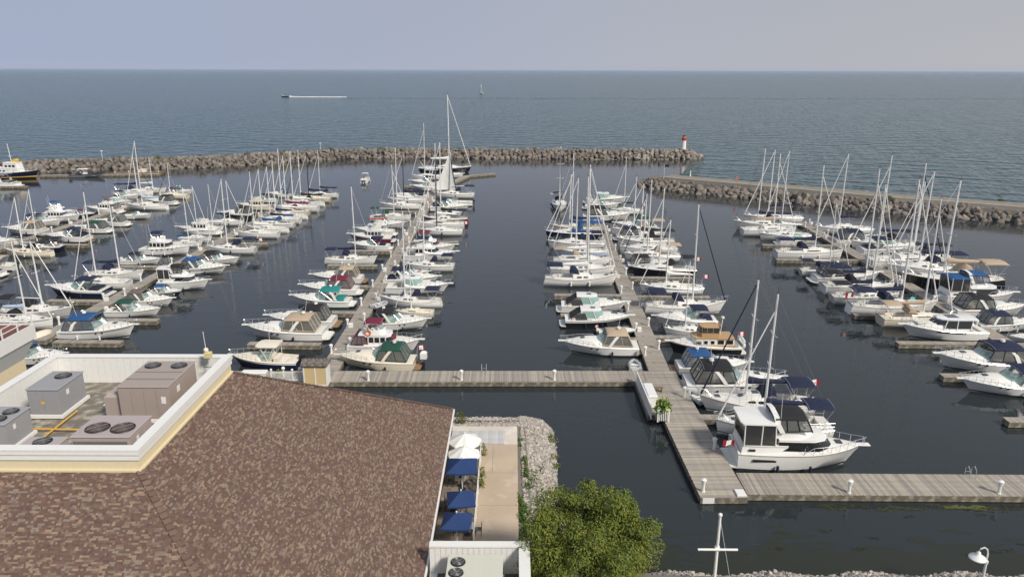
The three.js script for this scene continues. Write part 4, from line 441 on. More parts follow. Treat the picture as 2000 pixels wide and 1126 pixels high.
    const t = new G(); for (const sg of [-1, 1]) t.tube([[0.5, 1.2, sg * 1.3], [-0.4, 2.2, sg * 1.3], [-0.9, 3.02, sg * 1.2]], 0.04, 5).tube([[-0.9, 1.2, sg * 1.35], [0.2, 3.02, sg * 1.2]], 0.04, 5).tube([[-1.9, 1.1, sg * 1.35], [-1.9, 3.02, sg * 1.25]], 0.04, 5).tube([[-0.9, 1.2, sg * 1.35], [-1.8, 3.02, sg * 1.2]], 0.04, 5); K.push(['top_frame', t.build(), 'gel'], ['antenna', new G().tube([[-0.8, 3.2, 0], [-0.9, 6.2, 0]], 0.025, 4).build(), 'gel'], ['outboard_cowl', obG[0].clone().scale(1.3, 1.3, 1.3).translate(-5.4, 0.1, 0), 'dark'], ['outboard_leg', obG[1].clone().translate(-5.4, 0, 0), 'dark']);
  }
  return K;
}
const NOUN = { ex: ['cabin_cruiser', 'cruiser', 'motorboat'], ru: ['runabout', 'open runabout', 'motorboat'], sl: ['sailboat', 'sloop', 'sailboat'], fb: ['flybridge_cruiser', 'flybridge cruiser', 'motorboat'], ac: ['aft_cabin_yacht', 'aft cabin yacht', 'motor yacht'], ht: ['hardtop_cruiser', 'hardtop cruiser', 'motorboat'], cp: ['coupe_cruiser', 'coupe cruiser', 'motorboat'], dn: ['cabin_boat', 'cabin boat', 'motorboat'], tr: ['trawler_yacht', 'trawler', 'motor yacht'], cc: ['walkaround_boat', 'hardtop fishing boat', 'motorboat'] };
const sideTotal = {}, sideSeen = {};
function addFlag(o, x, y, z) { const p = part(o, 'flag_staff', new G().tube([[0, 0, 0], [-0.2, 1.4, 0]], 0.018, 4).build(), M.alu); p.position.set(x, y, z); const f = part(p, 'flag', flagG[0], M.red); f.position.set(-0.2, 0.85, 0); f.rotation.y = Math.PI; const w = part(p, 'flag_field', flagG[1], M.sail); w.position.copy(f.position); w.rotation.y = Math.PI; const q = part(p, 'maple_leaf', flagG[2], M.red); q.position.set(-0.2, 0.85, 0); q.rotation.y = Math.PI; }
function boat(row, i) {
  const [ps, ty, x, z, dir, L, a] = row, [nm, noun, cat] = NOUN[ty]; const v = i % 3;
  const lake = 'ABE'.includes(ps[0]), n = sideSeen[ps] = (sideSeen[ps] ?? -1) + 1, k = lake ? sideTotal[ps] - 1 - n : n;
  const hc = a.hull && a.hull !== 'white' ? a.hull : 'white', extra = ty === 'sl' ? (a.sail ? 'raised white sail' : a.cov !== 'none' ? a.cov + ' sail cover' : a.bim !== 'none' ? a.bim + ' bimini' : 'bare boom') : a.cv && a.cv !== 'none' ? a.cv + ' canvas' : { tr: 'tan cabin', cp: 'dark sunroof', cc: 'cream top' }[ty] || 'no canvas';
  const nice = w => w.replace('sky', 'pale blue');
  const o = thing(nm, nice(`${hc} ${noun}, ${extra}, ${ORD[k]} from ${lake ? 'lake' : 'shore'}, ${ps[1] === 'L' ? 'left' : 'right'} of ${{ A: 'leftmost', B: 'second', C: 'middle', D: 'fourth', E: 'rightmost' }[ps[0]]} pier`), cat, 'boats berthed in the marina');
  const ov = ty === 'sl' ? 10.1 : ty === 'cc' ? 10.6 : 11.1, sc = L / ov, sy = Math.pow(sc, 0.75) * (ty === 'sl' ? 1.12 : ty === 'ac' ? 0.97 : 1.06), szs = Math.pow(sc, 0.85) * 1.08;
  o.position.set(x + (ty === 'sl' ? 0 : dir * 0.15 * sc), 0.03, z); o.rotation.y = (dir > 0 ? 0 : Math.PI) - 0.026 + rr(-0.025, 0.025); o.scale.set(sc, sy, szs);
  const kit = once(ty + (ty === 'ex' || ty === 'sl' ? v : ''), () => ty === 'ex' ? expressKit(v) : ty === 'sl' ? sloopKit(v) : ty === 'ru' ? runaboutKit() : cabinKit(ty));
  const cvk = ty === 'sl' ? a.bim : a.cv, mat = { hull: hullM[hc], gel: a.hull === 'cream' ? hullM.cream : hullM.white, deck: a.hull === 'cream' ? M.cream : M.deck, deckc: a.hull === 'cream' ? M.cream : M.deck, canvas: canvasM[cvk] || canvasM.navy, stripe: hullM[a.stripe || (i % 2 ? 'navy' : 'grey')], stripeb: i % 4 === 1 ? hullM.navy : i % 4 === 2 ? hullM.black : M.bottom, rail: M.steel, tint: M.tint, glass: M.glass, glassd: M.glass, vinyl: M.vinyl, vinyld: M.darkvinyl, seat: M.seat, bottom: a.hull2 ? hullM[a.hull2] : M.bottom, redb: M.bottom, teak: M.teak, fender: i % 3 ? M.fender : canvasM.navy, rubber: M.rubber, dark: i % 2 ? M.black : M.white, creamd: M.cream, tanpaint: M.tanpaint };
  const aa = { ...a, noarch: i % 7 === 3 };
  for (const [pn, g, m, cond] of kit) if (!cond || cond(aa)) part(o, pn, g, mat[m]);
  if (a.ring) part(o, 'lifebuoy', new THREE.TorusGeometry(0.36, 0.09, 8, 18).translate(ty === 'fb' ? -2.0 : 2.2, ty === 'fb' ? 2.9 : 1.75, dir > 0 ? 1.22 : -1.22), M.orange);
  if (a.flag) addFlag(o, -5, 1.1, 0.9);
  if (a.ob && ty === 'ex') { part(o, 'outboard_cowl', obG[0].clone().scale(1.4, 1.5, 1.4).translate(-6.1, 0.1, 0), M.white); part(o, 'outboard_leg', obG[1].clone().translate(-6.1, 0, 0), M.black); }
  if (ty === 'sl') rig(o, kit, a, i, sy, Math.min(Math.max(a.m, 1.08 * L), 1.72 * L));
  return o;
}
function rig(o, kit, a, i, sy, top) {
  const H = top / sy, f = kit.mastFoot - 0.05, mx = 0.8, mm = a.mast === 'black' ? M.black : i % 5 === 2 ? M.white : M.alu, s = kit.s, r = 0.125;
  const mast = part(o, 'mast', new G().tube([[mx, f, 0], [mx - 0.04, lerp(f, H, 0.6), 0], [mx - 0.1, H, 0]], r, 8, r * 0.7).build(), mm);
  const sp = new G(); for (const t of top > 13 ? [0.42, 0.68] : [0.52]) sp.tube([[mx - 0.12, lerp(f, H, t) + 0.06, -0.85], [mx, lerp(f, H, t), 0], [mx - 0.12, lerp(f, H, t) + 0.06, 0.85]], 0.03, 5); part(mast, 'spreader', sp.build(), mm);
  part(mast, 'masthead_gear', new G().tube([[mx - 0.1, H, 0], [mx - 0.1, H + 0.55, 0]], 0.014, 4).tube([[mx - 0.35, H + 0.12, 0], [mx + 0.15, H + 0.12, 0]], 0.018, 4).build(), M.black);
  const yb = f + 0.95, xb = -3.3; part(o, 'boom', new G().tube([[mx - 0.1, yb, 0], [xb, yb + 0.05, 0]], 0.075, 7).build(), mm);
  if (a.cov !== 'none' || i % 2) { const c = [[mx - 0.02, 0.16, 0.75], [mx - 0.25, 0.2, 0.62], [mx - 1.2, 0.2, 0.42], [-2, 0.17, 0.34], [-3, 0.11, 0.24], [xb - 0.05, 0.06, 0.14]]; part(o, a.cov !== 'none' ? 'sail_cover' : 'furled_mainsail', new G().loft(c.map(([x, w, h], q) => [...Array(9)].map((_, k) => { const t = k / 9 * 6.283; return [x, yb + 0.02 + h * 0.45 + Math.sin(t) * h * 0.55 * (1 + 0.08 * Math.sin(q * 2.1 + k)), Math.cos(t) * w * (1 - 0.35 * Math.max(0, Math.sin(t)))]; })), { closed: true, capA: true, capB: true }).build(0.9), a.cov !== 'none' ? canvasM[a.cov] : M.sail); }
  const bow = [s.x(0.985), s.sh(1) + 0.12, 0], hd = [mx + 0.02, lerp(f, H, i % 3 === 1 ? 0.86 : 0.96), 0];
  if (a.jib !== 'none') { const jr = i % 6 === 5 ? 0.025 : 0.09; part(o, 'furled_jib', new G().tube([bow, [lerp(bow[0], hd[0], 0.06), lerp(bow[1], hd[1], 0.06), 0], [lerp(bow[0], hd[0], 0.1), lerp(bow[1], hd[1], 0.1), 0], [lerp(bow[0], hd[0], 0.5), lerp(bow[1], hd[1], 0.5), 0], hd], jr, 6, jr * 0.6).build(), a.jib === 'n' ? canvasM.navy : M.sail); }
  const st = new G(), wr = 0.011; st.tube([[mx - 0.1, H, 0], [-4.2, lerp(1, H, 0.2), 0]], wr, 3).tube([[-4.2, lerp(1, H, 0.2), 0], [-4.9, 1, 0.8]], wr, 3).tube([[-4.2, lerp(1, H, 0.2), 0], [-4.9, 1, -0.8]], wr, 3); const hb = s.hb(0.57) * 0.95; for (const sg of [-1, 1]) st.tube([[mx - 0.05, s.sh(0.57), sg * hb], [mx - 0.12, lerp(f, H, 0.45) + 0.06, sg * 0.84], [mx - 0.1, H * 0.98, 0]], wr, 3).tube([[mx + 0.4, s.sh(0.6), sg * hb], [mx, lerp(f, H, 0.45), 0]], wr, 3); part(o, 'standing_rigging', st.build(), M.wire);
  if (a.sail) { const A = [bow[0] - 0.3, 1.5], n = 8, g = new G(), rows = []; for (let q = 0; q <= n; q++) { const t = q / n, xl = lerp(4.6, mx + 0.15, t), xr = lerp(-0.6, mx + 0.05, Math.pow(t, 0.85)), yy = lerp(1.7, H * 0.97, t); rows.push([...Array(6)].map((_, k) => { const e = k / 5; return [lerp(xr, xl, e), yy, 0.55 * Math.sin(e * 3.14) * (1 - t)]; })); } g.loft(rows); part(o, 'raised_sail', g.build(0.9), M.sail); part(o, 'sail_edge', new G().tube(rows.map(r => [r[0][0], r[0][1], r[0][2]]), 0.09, 5).build(), M.black); }
}
const BOATS = [
['AR','ex',-84.8,-114.9,-1,7.0,{cv:'grey'}],
['AR','ru',-86.0,-119.3,-1,8.5,{cv:'beige'}],
['AR','sl',-86.2,-128.4,-1,8.6,{cov:'none',bim:'black',hull:'cream',flag:1,m:10.5}],
['AR','sl',-86.0,-132.2,-1,8.0,{cov:'black',bim:'black',hull:'navy',m:11.3}],
['AR','ex',-85.9,-140.3,-1,9.5,{cv:'navy',flag:1}],
['AR','ex',-85.7,-148.5,-1,8.1,{cv:'green',full:1}],
['AR','ex',-85.2,-155.2,-1,8.0,{cv:'grey',full:1}],
['AR','ru',-83.8,-163.1,1,7.5,{cv:'none',ob:1}],
['AR','sl',-87.0,-174.5,-1,10.0,{cov:'sky',bim:'none',m:16.1}],
['AR','ex',-86.3,-181.2,-1,8.1,{cv:'black',full:1,stripe:'navy'}],
['AR','sl',-87.4,-190.1,-1,7.9,{cov:'maroon',bim:'none',hull:'cream',jib:'n',m:9.1}],
['AR','ex',-88.2,-196.6,1,6.8,{cv:'teal'}],
['AL','ex',-96.5,-136.1,1,8.0,{cv:'blue',full:1}],
['AL','ex',-98.3,-147.0,-1,9.3,{cv:'beige',full:1}],
['AL','ex',-99.5,-154.6,1,9.0,{cv:'navy'}],
['AL','fb',-98.4,-159.6,1,9.2,{cv:'none'}],
['AL','fb',-101.9,-165.2,1,8.1,{cv:'blue'}],
['AL','ru',-96.8,-165.6,1,5.3,{cv:'maroon',hull:'black'}],
['AL','fb',-94.4,-169.8,-1,8.8,{cv:'brown',full:1}],
['AL','ru',-93.9,-173.4,1,6.5,{cv:'none'}],
['AL','ht',-96.3,-180.3,1,6.9,{cv:'none'}],
['AL','ex',-98.8,-188.4,1,7.7,{cv:'navy'}],
['AL','sl',-99.3,-194.2,1,10.1,{cov:'navy',bim:'navy',jib:'n',m:9.0}],
['AL','sl',-97.4,-199.1,1,8.8,{cov:'none',bim:'none',m:6.7}],
['BL','ex',-53.8,-78.5,1,7.3,{cv:'blue'}],
['BL','sl',-63.2,-90.6,1,8.4,{cov:'sky',bim:'black',stripe:'navy',m:11.4}],
['BL','sl',-63.5,-94.4,1,9.7,{cov:'none',bim:'black',hull:'grey',m:8.1}],
['BL','ex',-63.7,-104.6,-1,9.7,{cv:'navy',hull:'navy'}],
['BL','sl',-62.5,-108.6,-1,8.5,{cov:'none',bim:'none',m:14.9}],
['BL','sl',-62.9,-113.5,1,9.3,{cov:'navy',bim:'navy',m:11.9}],
['BL','ru',-63.4,-123.0,1,7.3,{cv:'black'}],
['BL','dn',-62.4,-130.1,1,9.8,{cv:'navy'}],
['BL','sl',-61.2,-136.1,1,6.3,{cov:'blue',bim:'none',m:12.2}],
['BL','sl',-61.2,-140.4,1,6.3,{cov:'none',bim:'none',m:14.7}],
['BL','dn',-63.4,-147.1,-1,9.3,{cv:'none',stripe:'teal'}],
['BL','sl',-62.3,-150.6,1,5.6,{cov:'none',bim:'black',m:14.2}],
['BL','sl',-60.9,-156.2,1,7.4,{cov:'navy',bim:'none',m:9.6}],
['BL','ex',-61.9,-164.7,-1,8.7,{cv:'black',full:1,hull:'black'}],
['BL','fb',-61.4,-174.8,-1,8.3,{cv:'none',hull:'cream'}],
['BL','ru',-62.5,-185.2,-1,7.8,{cv:'black'}],
['BL','ex',-60.9,-193.0,-1,6.7,{cv:'blue'}],
['BR','ex',-51.4,-87.0,1,10.2,{cv:'blue',full:1,stripe:'navy'}],
['BR','ru',-51.1,-95.3,1,8.0,{cv:'green'}],
['BR','ex',-51.1,-99.7,1,7.6,{cv:'brown',full:1}],
['BR','ru',-51.1,-104.7,1,5.4,{cv:'blue',hull:'black'}],
['BR','ac',-49.8,-108.3,1,8.3,{cv:'black'}],
['BR','ex',-50.6,-117.3,1,8.8,{cv:'blue',stripe:'navy',full:1}],
['BR','ru',-50.5,-123.4,1,8.2,{cv:'black'}],
['BR','sl',-50.9,-131.2,-1,9.2,{cov:'none',bim:'navy',flag:1,m:13.4}],
['BR','sl',-50.4,-144.2,-1,8.3,{cov:'none',bim:'none',m:13.0}],
['BR','sl',-50.3,-149.1,-1,8.7,{cov:'blue',bim:'none',m:12.9}],
['BR','sl',-50.1,-153.7,-1,8.9,{cov:'navy',bim:'blue',m:12.8}],
['BR','sl',-50.4,-158.5,-1,9.2,{cov:'navy',bim:'none',m:13.0}],
['BR','sl',-50.4,-163.1,-1,9.1,{cov:'none',bim:'none',m:15.5}],
['BR','sl',-50.9,-167.9,-1,9.4,{cov:'maroon',bim:'maroon',hull:'cream',m:13.4}],
['BR','sl',-50.5,-172.4,-1,10.1,{cov:'none',bim:'none',m:14.0}],
['BR','sl',-50.8,-179.8,-1,9.5,{cov:'black',bim:'black',jib:'n',m:13.6}],
['BR','sl',-50.4,-185.6,-1,9.7,{cov:'navy',bim:'none',hull:'cream',mast:'black',m:12.0}],
['BR','sl',-49.4,-192.4,-1,8.0,{cov:'navy',bim:'navy',m:12.1}],
['CL','cc',-27.5,-77.6,-1,8.2,{hull:'navy'}],
['CL','ex',-27.9,-86.8,-1,10.9,{cv:'beige',full:1}],
['CL','ex',-27.3,-91.3,-1,9.9,{cv:'black',full:1}],
['CL','ex',-26.8,-100.0,-1,9.2,{cv:'teal',hull2:'teal',stripe:'teal'}],
['CL','ex',-27.0,-105.7,-1,9.4,{cv:'maroon',full:1}],
['CL','ex',-27.3,-111.9,-1,9.0,{cv:'beige',full:1}],
['CL','sl',-27.5,-123.4,1,8.9,{cov:'navy',bim:'navy',m:13.3}],
['CL','ex',-26.3,-134.2,-1,8.2,{cv:'navy'}],
['CL','fb',-27.3,-140.7,-1,9.3,{cv:'none',hull:'maroon'}],
['CL','fb',-27.6,-146.6,-1,8.8,{cv:'none'}],
['CL','ex',-26.4,-153.5,1,8.7,{cv:'green'}],
['CL','sl',-26.8,-161.7,1,9.0,{cov:'none',bim:'green',m:12.3}],
['CL','sl',-26.8,-176.1,-1,9.8,{cov:'none',bim:'none',m:14.5}],
['CL','sl',-26.3,-183.8,-1,9.6,{cov:'navy',bim:'none',mast:'black',m:11.7}],
['CL','ex',-26.2,-189.9,-1,9.6,{cv:'navy'}],
['CL','ex',-24.0,-204.9,-1,8.8,{cv:'none'}],
['CL','ex',-25.4,-214.4,-1,9.2,{cv:'navy'}],
['CL','sl',-25.8,-225.8,-1,9.8,{cov:'sky',bim:'none',m:18.1}],
['CL','ex',-19.2,-229.2,1,9.1,{cv:'none'}],
['CL','sl',-21.8,-241.9,1,17.1,{cov:'white',bim:'black',hull:'black',big:1,m:24.5}],
['CR','ex',-15.0,-77.4,-1,9.7,{cv:'green',full:1,hull:'cream',ob:1,flag:1}],
['CR','fb',-15.1,-82.2,1,9.4,{cv:'maroon',full:1,ring:1}],
['CR','ex',-14.7,-90.5,1,8.6,{cv:'black'}],
['CR','sl',-13.2,-95.3,-1,5.4,{cov:'none',bim:'none',hull:'cream',m:12.5}],
['CR','sl',-14.4,-100.0,-1,8.8,{cov:'none',bim:'navy',m:13.5}],
['CR','ht',-14.1,-106.4,1,10.4,{cv:'none'}],
['CR','ex',-15.7,-110.9,1,9.5,{cv:'navy'}],
['CR','ex',-16.1,-114.7,1,6.3,{cv:'black',ring:1}],
['CR','sl',-13.9,-119.5,-1,8.8,{cov:'none',bim:'navy',m:10.8}],
['CR','fb',-14.4,-126.0,1,10.2,{cv:'navy'}],
['CR','fb',-14.8,-131.5,1,9.9,{cv:'maroon'}],
['CR','sl',-14.5,-147.2,-1,9.2,{cov:'none',bim:'none',mast:'black',flag:1,m:15.2}],
['CR','sl',-15.1,-153.3,-1,10.3,{cov:'none',bim:'none',m:20.2}],
['CR','sl',-14.7,-159.2,-1,10.1,{cov:'black',bim:'navy',hull:'maroon',m:21.9}],
['CR','ru',-14.6,-167.1,1,7.0,{cv:'beige'}],
['CR','ex',-14.8,-173.8,1,10.3,{cv:'navy',flag:1}],
['CR','ru',-14.0,-181.2,-1,9.8,{cv:'none'}],
['CR','sl',-15.2,-192.6,-1,10.9,{cov:'none',bim:'navy',sail:1,jib:'none',m:9.8}],
['DL','ex',10.5,-82.1,-1,9.9,{cv:'beige',full:1}],
['DL','ru',13.3,-88.0,1,5.5,{cv:'black',hull:'green',flag:1}],
['DL','ht',11.1,-91.8,1,9.6,{cv:'black',hull:'black'}],
['DL','ht',11.2,-97.7,1,10.0,{cv:'black'}],
['DL','sl',10.8,-111.1,1,11.4,{cov:'none',bim:'navy',m:17.9}],
['DL','sl',11.5,-117.2,1,10.7,{cov:'none',bim:'none',m:17.8}],
['DL','sl',11.9,-123.0,1,9.8,{cov:'none',bim:'beige',m:15.1}],
['DL','sl',12.2,-129.4,-1,10.1,{cov:'none',bim:'none',hull:'sky',m:14.0}],
['DL','sl',11.9,-135.8,-1,10.7,{cov:'blue',bim:'navy',m:14.3}],
['DL','sl',12.2,-144.1,-1,11.2,{cov:'blue',bim:'blue',hull:'navy',m:12.7}],
['DL','sl',13.0,-150.1,-1,10.1,{cov:'navy',bim:'blue',hull:'cream',m:16.0}],
['DR','ac',24.0,-56.5,1,11.8,{cv:'black',main:1,flag:1}],
['DR','sl',23.8,-61.6,-1,10.3,{cov:'navy',bim:'navy',m:13.4}],
['DR','sl',23.7,-66.5,-1,10.9,{cov:'navy',bim:'navy',jib:'n',flag:1,m:13.3}],
['DR','ex',22.9,-71.3,1,11.2,{cv:'black',full:1}],
['DR','ex',22.1,-76.1,1,8.9,{cv:'blue',full:1}],
['DR','tr',22.8,-82.3,-1,9.2,{hull:'black',flag:1}],
['DR','sl',22.3,-88.2,-1,6.3,{cov:'none',bim:'none',m:9.6}],
['DR','ex',22.7,-92.0,-1,8.9,{cv:'navy'}],
['DR','sl',23.9,-97.3,1,11.1,{cov:'none',bim:'navy',jib:'n',m:15.0}],
['DR','sl',23.8,-106.7,-1,9.5,{cov:'none',bim:'none',flag:1,m:11.1}],
['DR','sl',24.7,-116.7,-1,10.2,{cov:'none',bim:'black',hull:'black',flag:1,m:14.2}],
['DR','ex',22.9,-121.2,1,7.9,{cv:'black',hull:'black',full:1}],
['DR','sl',24.5,-126.6,-1,9.9,{cov:'none',bim:'beige',jib:'n',m:14.2}],
['DR','sl',24.7,-131.5,-1,10.4,{cov:'black',bim:'none',m:10.4}],
['DR','sl',25.2,-137.7,-1,11.0,{cov:'black',bim:'black',m:11.4}],
['DR','ex',24.6,-142.7,1,9.4,{cv:'navy',full:1}],
['DR','sl',25.4,-147.4,-1,10.5,{cov:'none',bim:'beige',m:11.8}],
['DR','ex',25.8,-152.4,-1,9.9,{cv:'green'}],
['DR','ex',20.9,-162.8,1,11.8,{cv:'black',full:1}],
['DR','sl',26.6,-170.8,-1,7.6,{cov:'black',bim:'none',flag:1,m:15.2}],
['DR','ex',21.5,-176.8,1,9.1,{cv:'none'}],
['DR','ht',23.6,-184.9,1,11.4,{cv:'none'}],
['EL','ex',51.2,-71.2,-1,9.8,{cv:'navy'}],
['EL','ex',52.8,-77.4,-1,11.3,{cv:'navy',full:1}],
['EL','cp',53.8,-87.5,-1,11.1,{}],
['EL','sl',53.1,-92.4,1,9.7,{cov:'beige',bim:'beige',hull:'cream',m:19.8}],
['EL','sl',52.6,-97.5,1,12.1,{cov:'navy',bim:'navy',flag:1,m:18.4}],
['EL','sl',50.8,-102.2,1,9.9,{cov:'navy',bim:'black',m:18.9}],
['EL','sl',52.0,-107.1,1,10.8,{cov:'navy',bim:'black',m:19.4}],
['EL','ex',52.6,-112.7,1,11.3,{cv:'navy',full:1}],
['EL','sl',51.0,-117.0,1,8.2,{cov:'none',bim:'navy',m:12.0}],
['EL','sl',52.7,-128.3,1,11.9,{cov:'navy',bim:'navy',m:16.5}],
['EL','ex',54.8,-139.4,1,8.4,{cv:'none'}],
['EL','sl',53.7,-143.6,-1,10.1,{cov:'none',bim:'none',hull:'white',m:17.8}],
['EL','sl',52.1,-147.9,1,11.1,{cov:'beige',bim:'none',m:16.4}],
['EL','sl',52.7,-154.0,-1,12.2,{cov:'navy',bim:'navy',jib:'n',m:16.8}],
['EL','sl',57.3,-161.2,-1,12.7,{cov:'navy',bim:'none',m:15.8}],
['ER','ru',63.9,-85.9,-1,5.9,{cv:'none'}],
['ER','ex',63.6,-90.7,1,8.2,{cv:'navy',full:1}],
['ER','ex',64.9,-96.4,1,10.8,{cv:'black',full:1}],
['ER','ac',66.5,-101.6,1,11.6,{cv:'blue'}],
['ER','sl',67.8,-110.5,-1,15.2,{cov:'beige',bim:'beige',hull:'black',m:14.3}],
['ER','sl',67.8,-118.1,-1,12.5,{cov:'navy',bim:'navy',m:16.8}],
['ER','sl',67.0,-122.6,1,12.5,{cov:'none',bim:'none',jib:'n',m:17.6}],
['ER','sl',71.2,-126.6,-1,10.5,{cov:'navy',bim:'black',m:14.0}],
['ER','ex',68.5,-131.6,1,11.9,{cv:'navy'}],
['ER','sl',69.5,-135.5,-1,12.1,{cov:'navy',bim:'black',m:17.4}],
['ER','ex',66.6,-139.5,1,10.8,{cv:'navy',full:1}],
['ER','sl',67.9,-149.6,-1,11.6,{cov:'navy',bim:'none',m:16.2}],
];
for (const r of BOATS) sideTotal[r[0]] = (sideTotal[r[0]] || 0) + 1;
BOATS.forEach((r, i) => boat(r, i));
// ------------------------------------------------------------------ other craft
function inflatable(label, x, y, z, ry, L = 2.6, flip) { const o = thing('inflatable_dinghy', label, 'dinghy'); o.position.set(x, y, z); o.rotation.set(flip ? Math.PI : 0, ry, 0); const w = 0.55; part(o, 'tubes', new G().tube([[-L / 2, 0.22, -w], [L * 0.2, 0.24, -w], [L * 0.42, 0.32, -w * 0.5], [L * 0.5, 0.36, 0], [L * 0.42, 0.32, w * 0.5], [L * 0.2, 0.24, w], [-L / 2, 0.22, w]], 0.2, 10).build(), M.hypalon); part(o, 'floor', bev(-L / 2 + 0.1, L * 0.38, 0.05, 0.12, -w + 0.1, w - 0.1, 0.02).build(), M.fender); part(o, 'thwart', BX(-0.2, 0.1, 0.3, 0.35, -w, w), M.fender); part(o, 'transom', BX(-L / 2 + 0.08, -L / 2 + 0.14, 0.05, 0.5, -w, w), M.fender); return o; }
inflatable('small grey inflatable dinghy tied left of the gangway junction', 13.8, 0.03, -77.5, 1.5);
inflatable('grey inflatable dinghy hung between wide dock and sloop bow', 18.7, 0.25, -68.6, 1.9, 2.8);
inflatable('white inflatable dinghy leaning on the middle pier beside the sloops', -18.3, 0.7, -97.6, 0.9, 2.6);
{ const o = thing('upturned_dinghy', 'cream dinghy lying upturned on the second pier near shore', 'dinghy'); o.position.set(-57.8, 0.66, -85.6); o.rotation.y = 1.2; part(o, 'hull', new G().loft([-1.4, -0.9, 0, 0.8, 1.3, 1.55].map((x, i) => [-1, -0.8, -0.4, 0, 0.4, 0.8, 1].map(q => [x, 0.62 * (1 - q * q * 0.95) * [0.9, 1, 1, 0.9, 0.7, 0.3][i], q * [0.6, 0.66, 0.68, 0.55, 0.3, 0.02][i]])), { capA: true }).build(0.9), hullM.cream); part(o, 'keel_strip', BX(-1.4, 1.2, 0.6, 0.66, -0.03, 0.03), M.teak); }
{ const o = thing('paddleboard', 'turquoise paddleboard beside the rightmost pier', 'paddleboard'); o.position.set(57.2, 0.25, -101.2); o.rotation.set(0.3, 1.1, 0.1); part(o, 'board', new G().loft([-1.5, -1.35, -0.8, 0, 0.8, 1.35, 1.5].map((x, i) => { const w = [0.08, 0.24, 0.4, 0.42, 0.38, 0.22, 0.06][i]; return [[x, 0, -w], [x, 0.1, -w], [x, 0.1, w], [x, 0, w]]; }), { closed: true, capA: true, capB: true }).build(0.6), std(0.08, 0.45, 0.44, 0.5)); part(o, 'deck_pad', BX(-0.9, 0.5, 0.1, 0.112, -0.28, 0.28), std(0.02, 0.17, 0.2, 0.8)); }
{ const o = thing('kayak', 'red and white kayak stowed on a cruiser left of the middle pier', 'kayak'); o.position.set(-27.4, 2.75, -150.2); o.rotation.y = 0.12; part(o, 'hull', new G().loft([-2.2, -1.7, -0.8, 0, 0.8, 1.7, 2.2].map((x, i) => [...Array(8)].map((_, k) => { const t = k / 8 * 6.283, w = [0.03, 0.17, 0.28, 0.3, 0.28, 0.17, 0.03][i]; return [x, Math.sin(t) * w * 0.6, Math.cos(t) * w]; })), { closed: true, capA: true, capB: true }).build(0.9), M.red); part(o, 'deck_band', BX(-1.1, 1.1, 0.17, 0.2, -0.1, 0.1), M.sail); }
{ const b = boat(['DX', 'sl', 11.4, -178, 1, 10.5, { cov: 'none', bim: 'black', m: 14.8, jib: 'n' }], 3); b.rotation.y = -Math.PI / 2; b.userData.label = 'white sloop with black cover moored bow towards camera at end of fourth pier'; }
{ const b = boat(['DX', 'ex', -146, -208.5, -1, 15, { cv: 'grey' }], 2); b.userData.label = 'white cruiser at the pontoon near the left edge, below the pilot boat'; const [x, z, an, l] = run([-170, -207], [-135.5, -207.4]); const q = dock('pontoon', 'pontoon below the white cruiser near the left edge', x, z + 1, an, l, 1.4, false); }
{ const [x, z, an, l] = run([-145, -228.4], [-110.5, -233]); dock('pontoon', 'long pontoon in front of the breakwater beside the grey workboat', x, z, an, l, 1.8, false); }
{ // pilot boat: navy hull, white house, yellow funnel gear
  const o = thing('pilot_boat', 'navy and yellow pilot boat with white wheelhouse at left edge', 'work boat'); o.position.set(-152, 0.03, -225.6); o.scale.set(1.7, 1.45, 1.5); const s = shape({ ...POW, shS: 1.15, shB: 1.7, rake: 0.9, pw: 2.6 });
  part(o, 'hull', hullG(s), hullM.navy); part(o, 'yellow_stripe', band(s, 1, 0.35, 0.6, 0.012), M.yellow); part(o, 'boot_stripe', band(s, 1, 0.02, 0.2, 0.01), M.black); part(o, 'deck', deckG(s, [0, 0.2, 0.4, 0.6, 0.8, 0.9, 0.96, 1], u => [[s.x(u), s.sh(u), s.hb(u)], [s.x(u), s.sh(u) - 0.05, s.hb(u) * 0.9], [s.x(u), s.sh(u), 0]]), M.deck); part(o, 'rub_rail', rubG(s, 0.06), M.black);
  const h0 = house(plan(-3.6, 1.2, 1.2, 0.3), 1.2, 2.2, -0.2, 0, 0.95, 0.4, 0.75); part(o, 'cabin', h0.wall, M.white); for (const x of [-2.6, -1.9, -1.2, -0.5]) for (const sg of [-1, 1]) part(o, 'cabin_window', BX(x - 0.2, x + 0.2, 1.6, 1.9, sg * 1.17 - 0.03, sg * 1.17 + 0.03), M.tint); part(o, 'cabin_roof', h0.roof, M.white);
  const h1 = house(plan(-0.6, 2.2, 1.15, 0.3), 1.4, 3.3, -0.5, 0, 0.92, 0.62, 0.85); part(o, 'wheelhouse', h1.wall, M.white); for (const x of [-0.1, 0.6, 1.25]) for (const sg of [-1, 1]) part(o, 'wheelhouse_window', BX(x - 0.22, x + 0.22, 2.55, 2.95, sg * 1.1 - 0.05, sg * 1.1 + 0.05), M.tint); part(o, 'wheelhouse_roof', h1.roof, M.white);
  part(o, 'radar_mast', new G().tube([[0.4, 3.4, 0], [0.2, 7.2, 0]], 0.06, 6).tube([[0.3, 4.6, -0.5], [0.3, 4.6, 0.5]], 0.04, 5).build(), M.white); part(o, 'radar_dome', domeG.clone().translate(0.9, 3.45, 0), M.white); part(o, 'life_raft', new G().tube([[1.2, 3.75, -0.5], [1.2, 3.75, 0.5]], 0.36, 8).build(), M.yellow); part(o, 'bow_rail', railG(s, 0.45, 1, 0.7, 6, 0.03), M.steel);
}
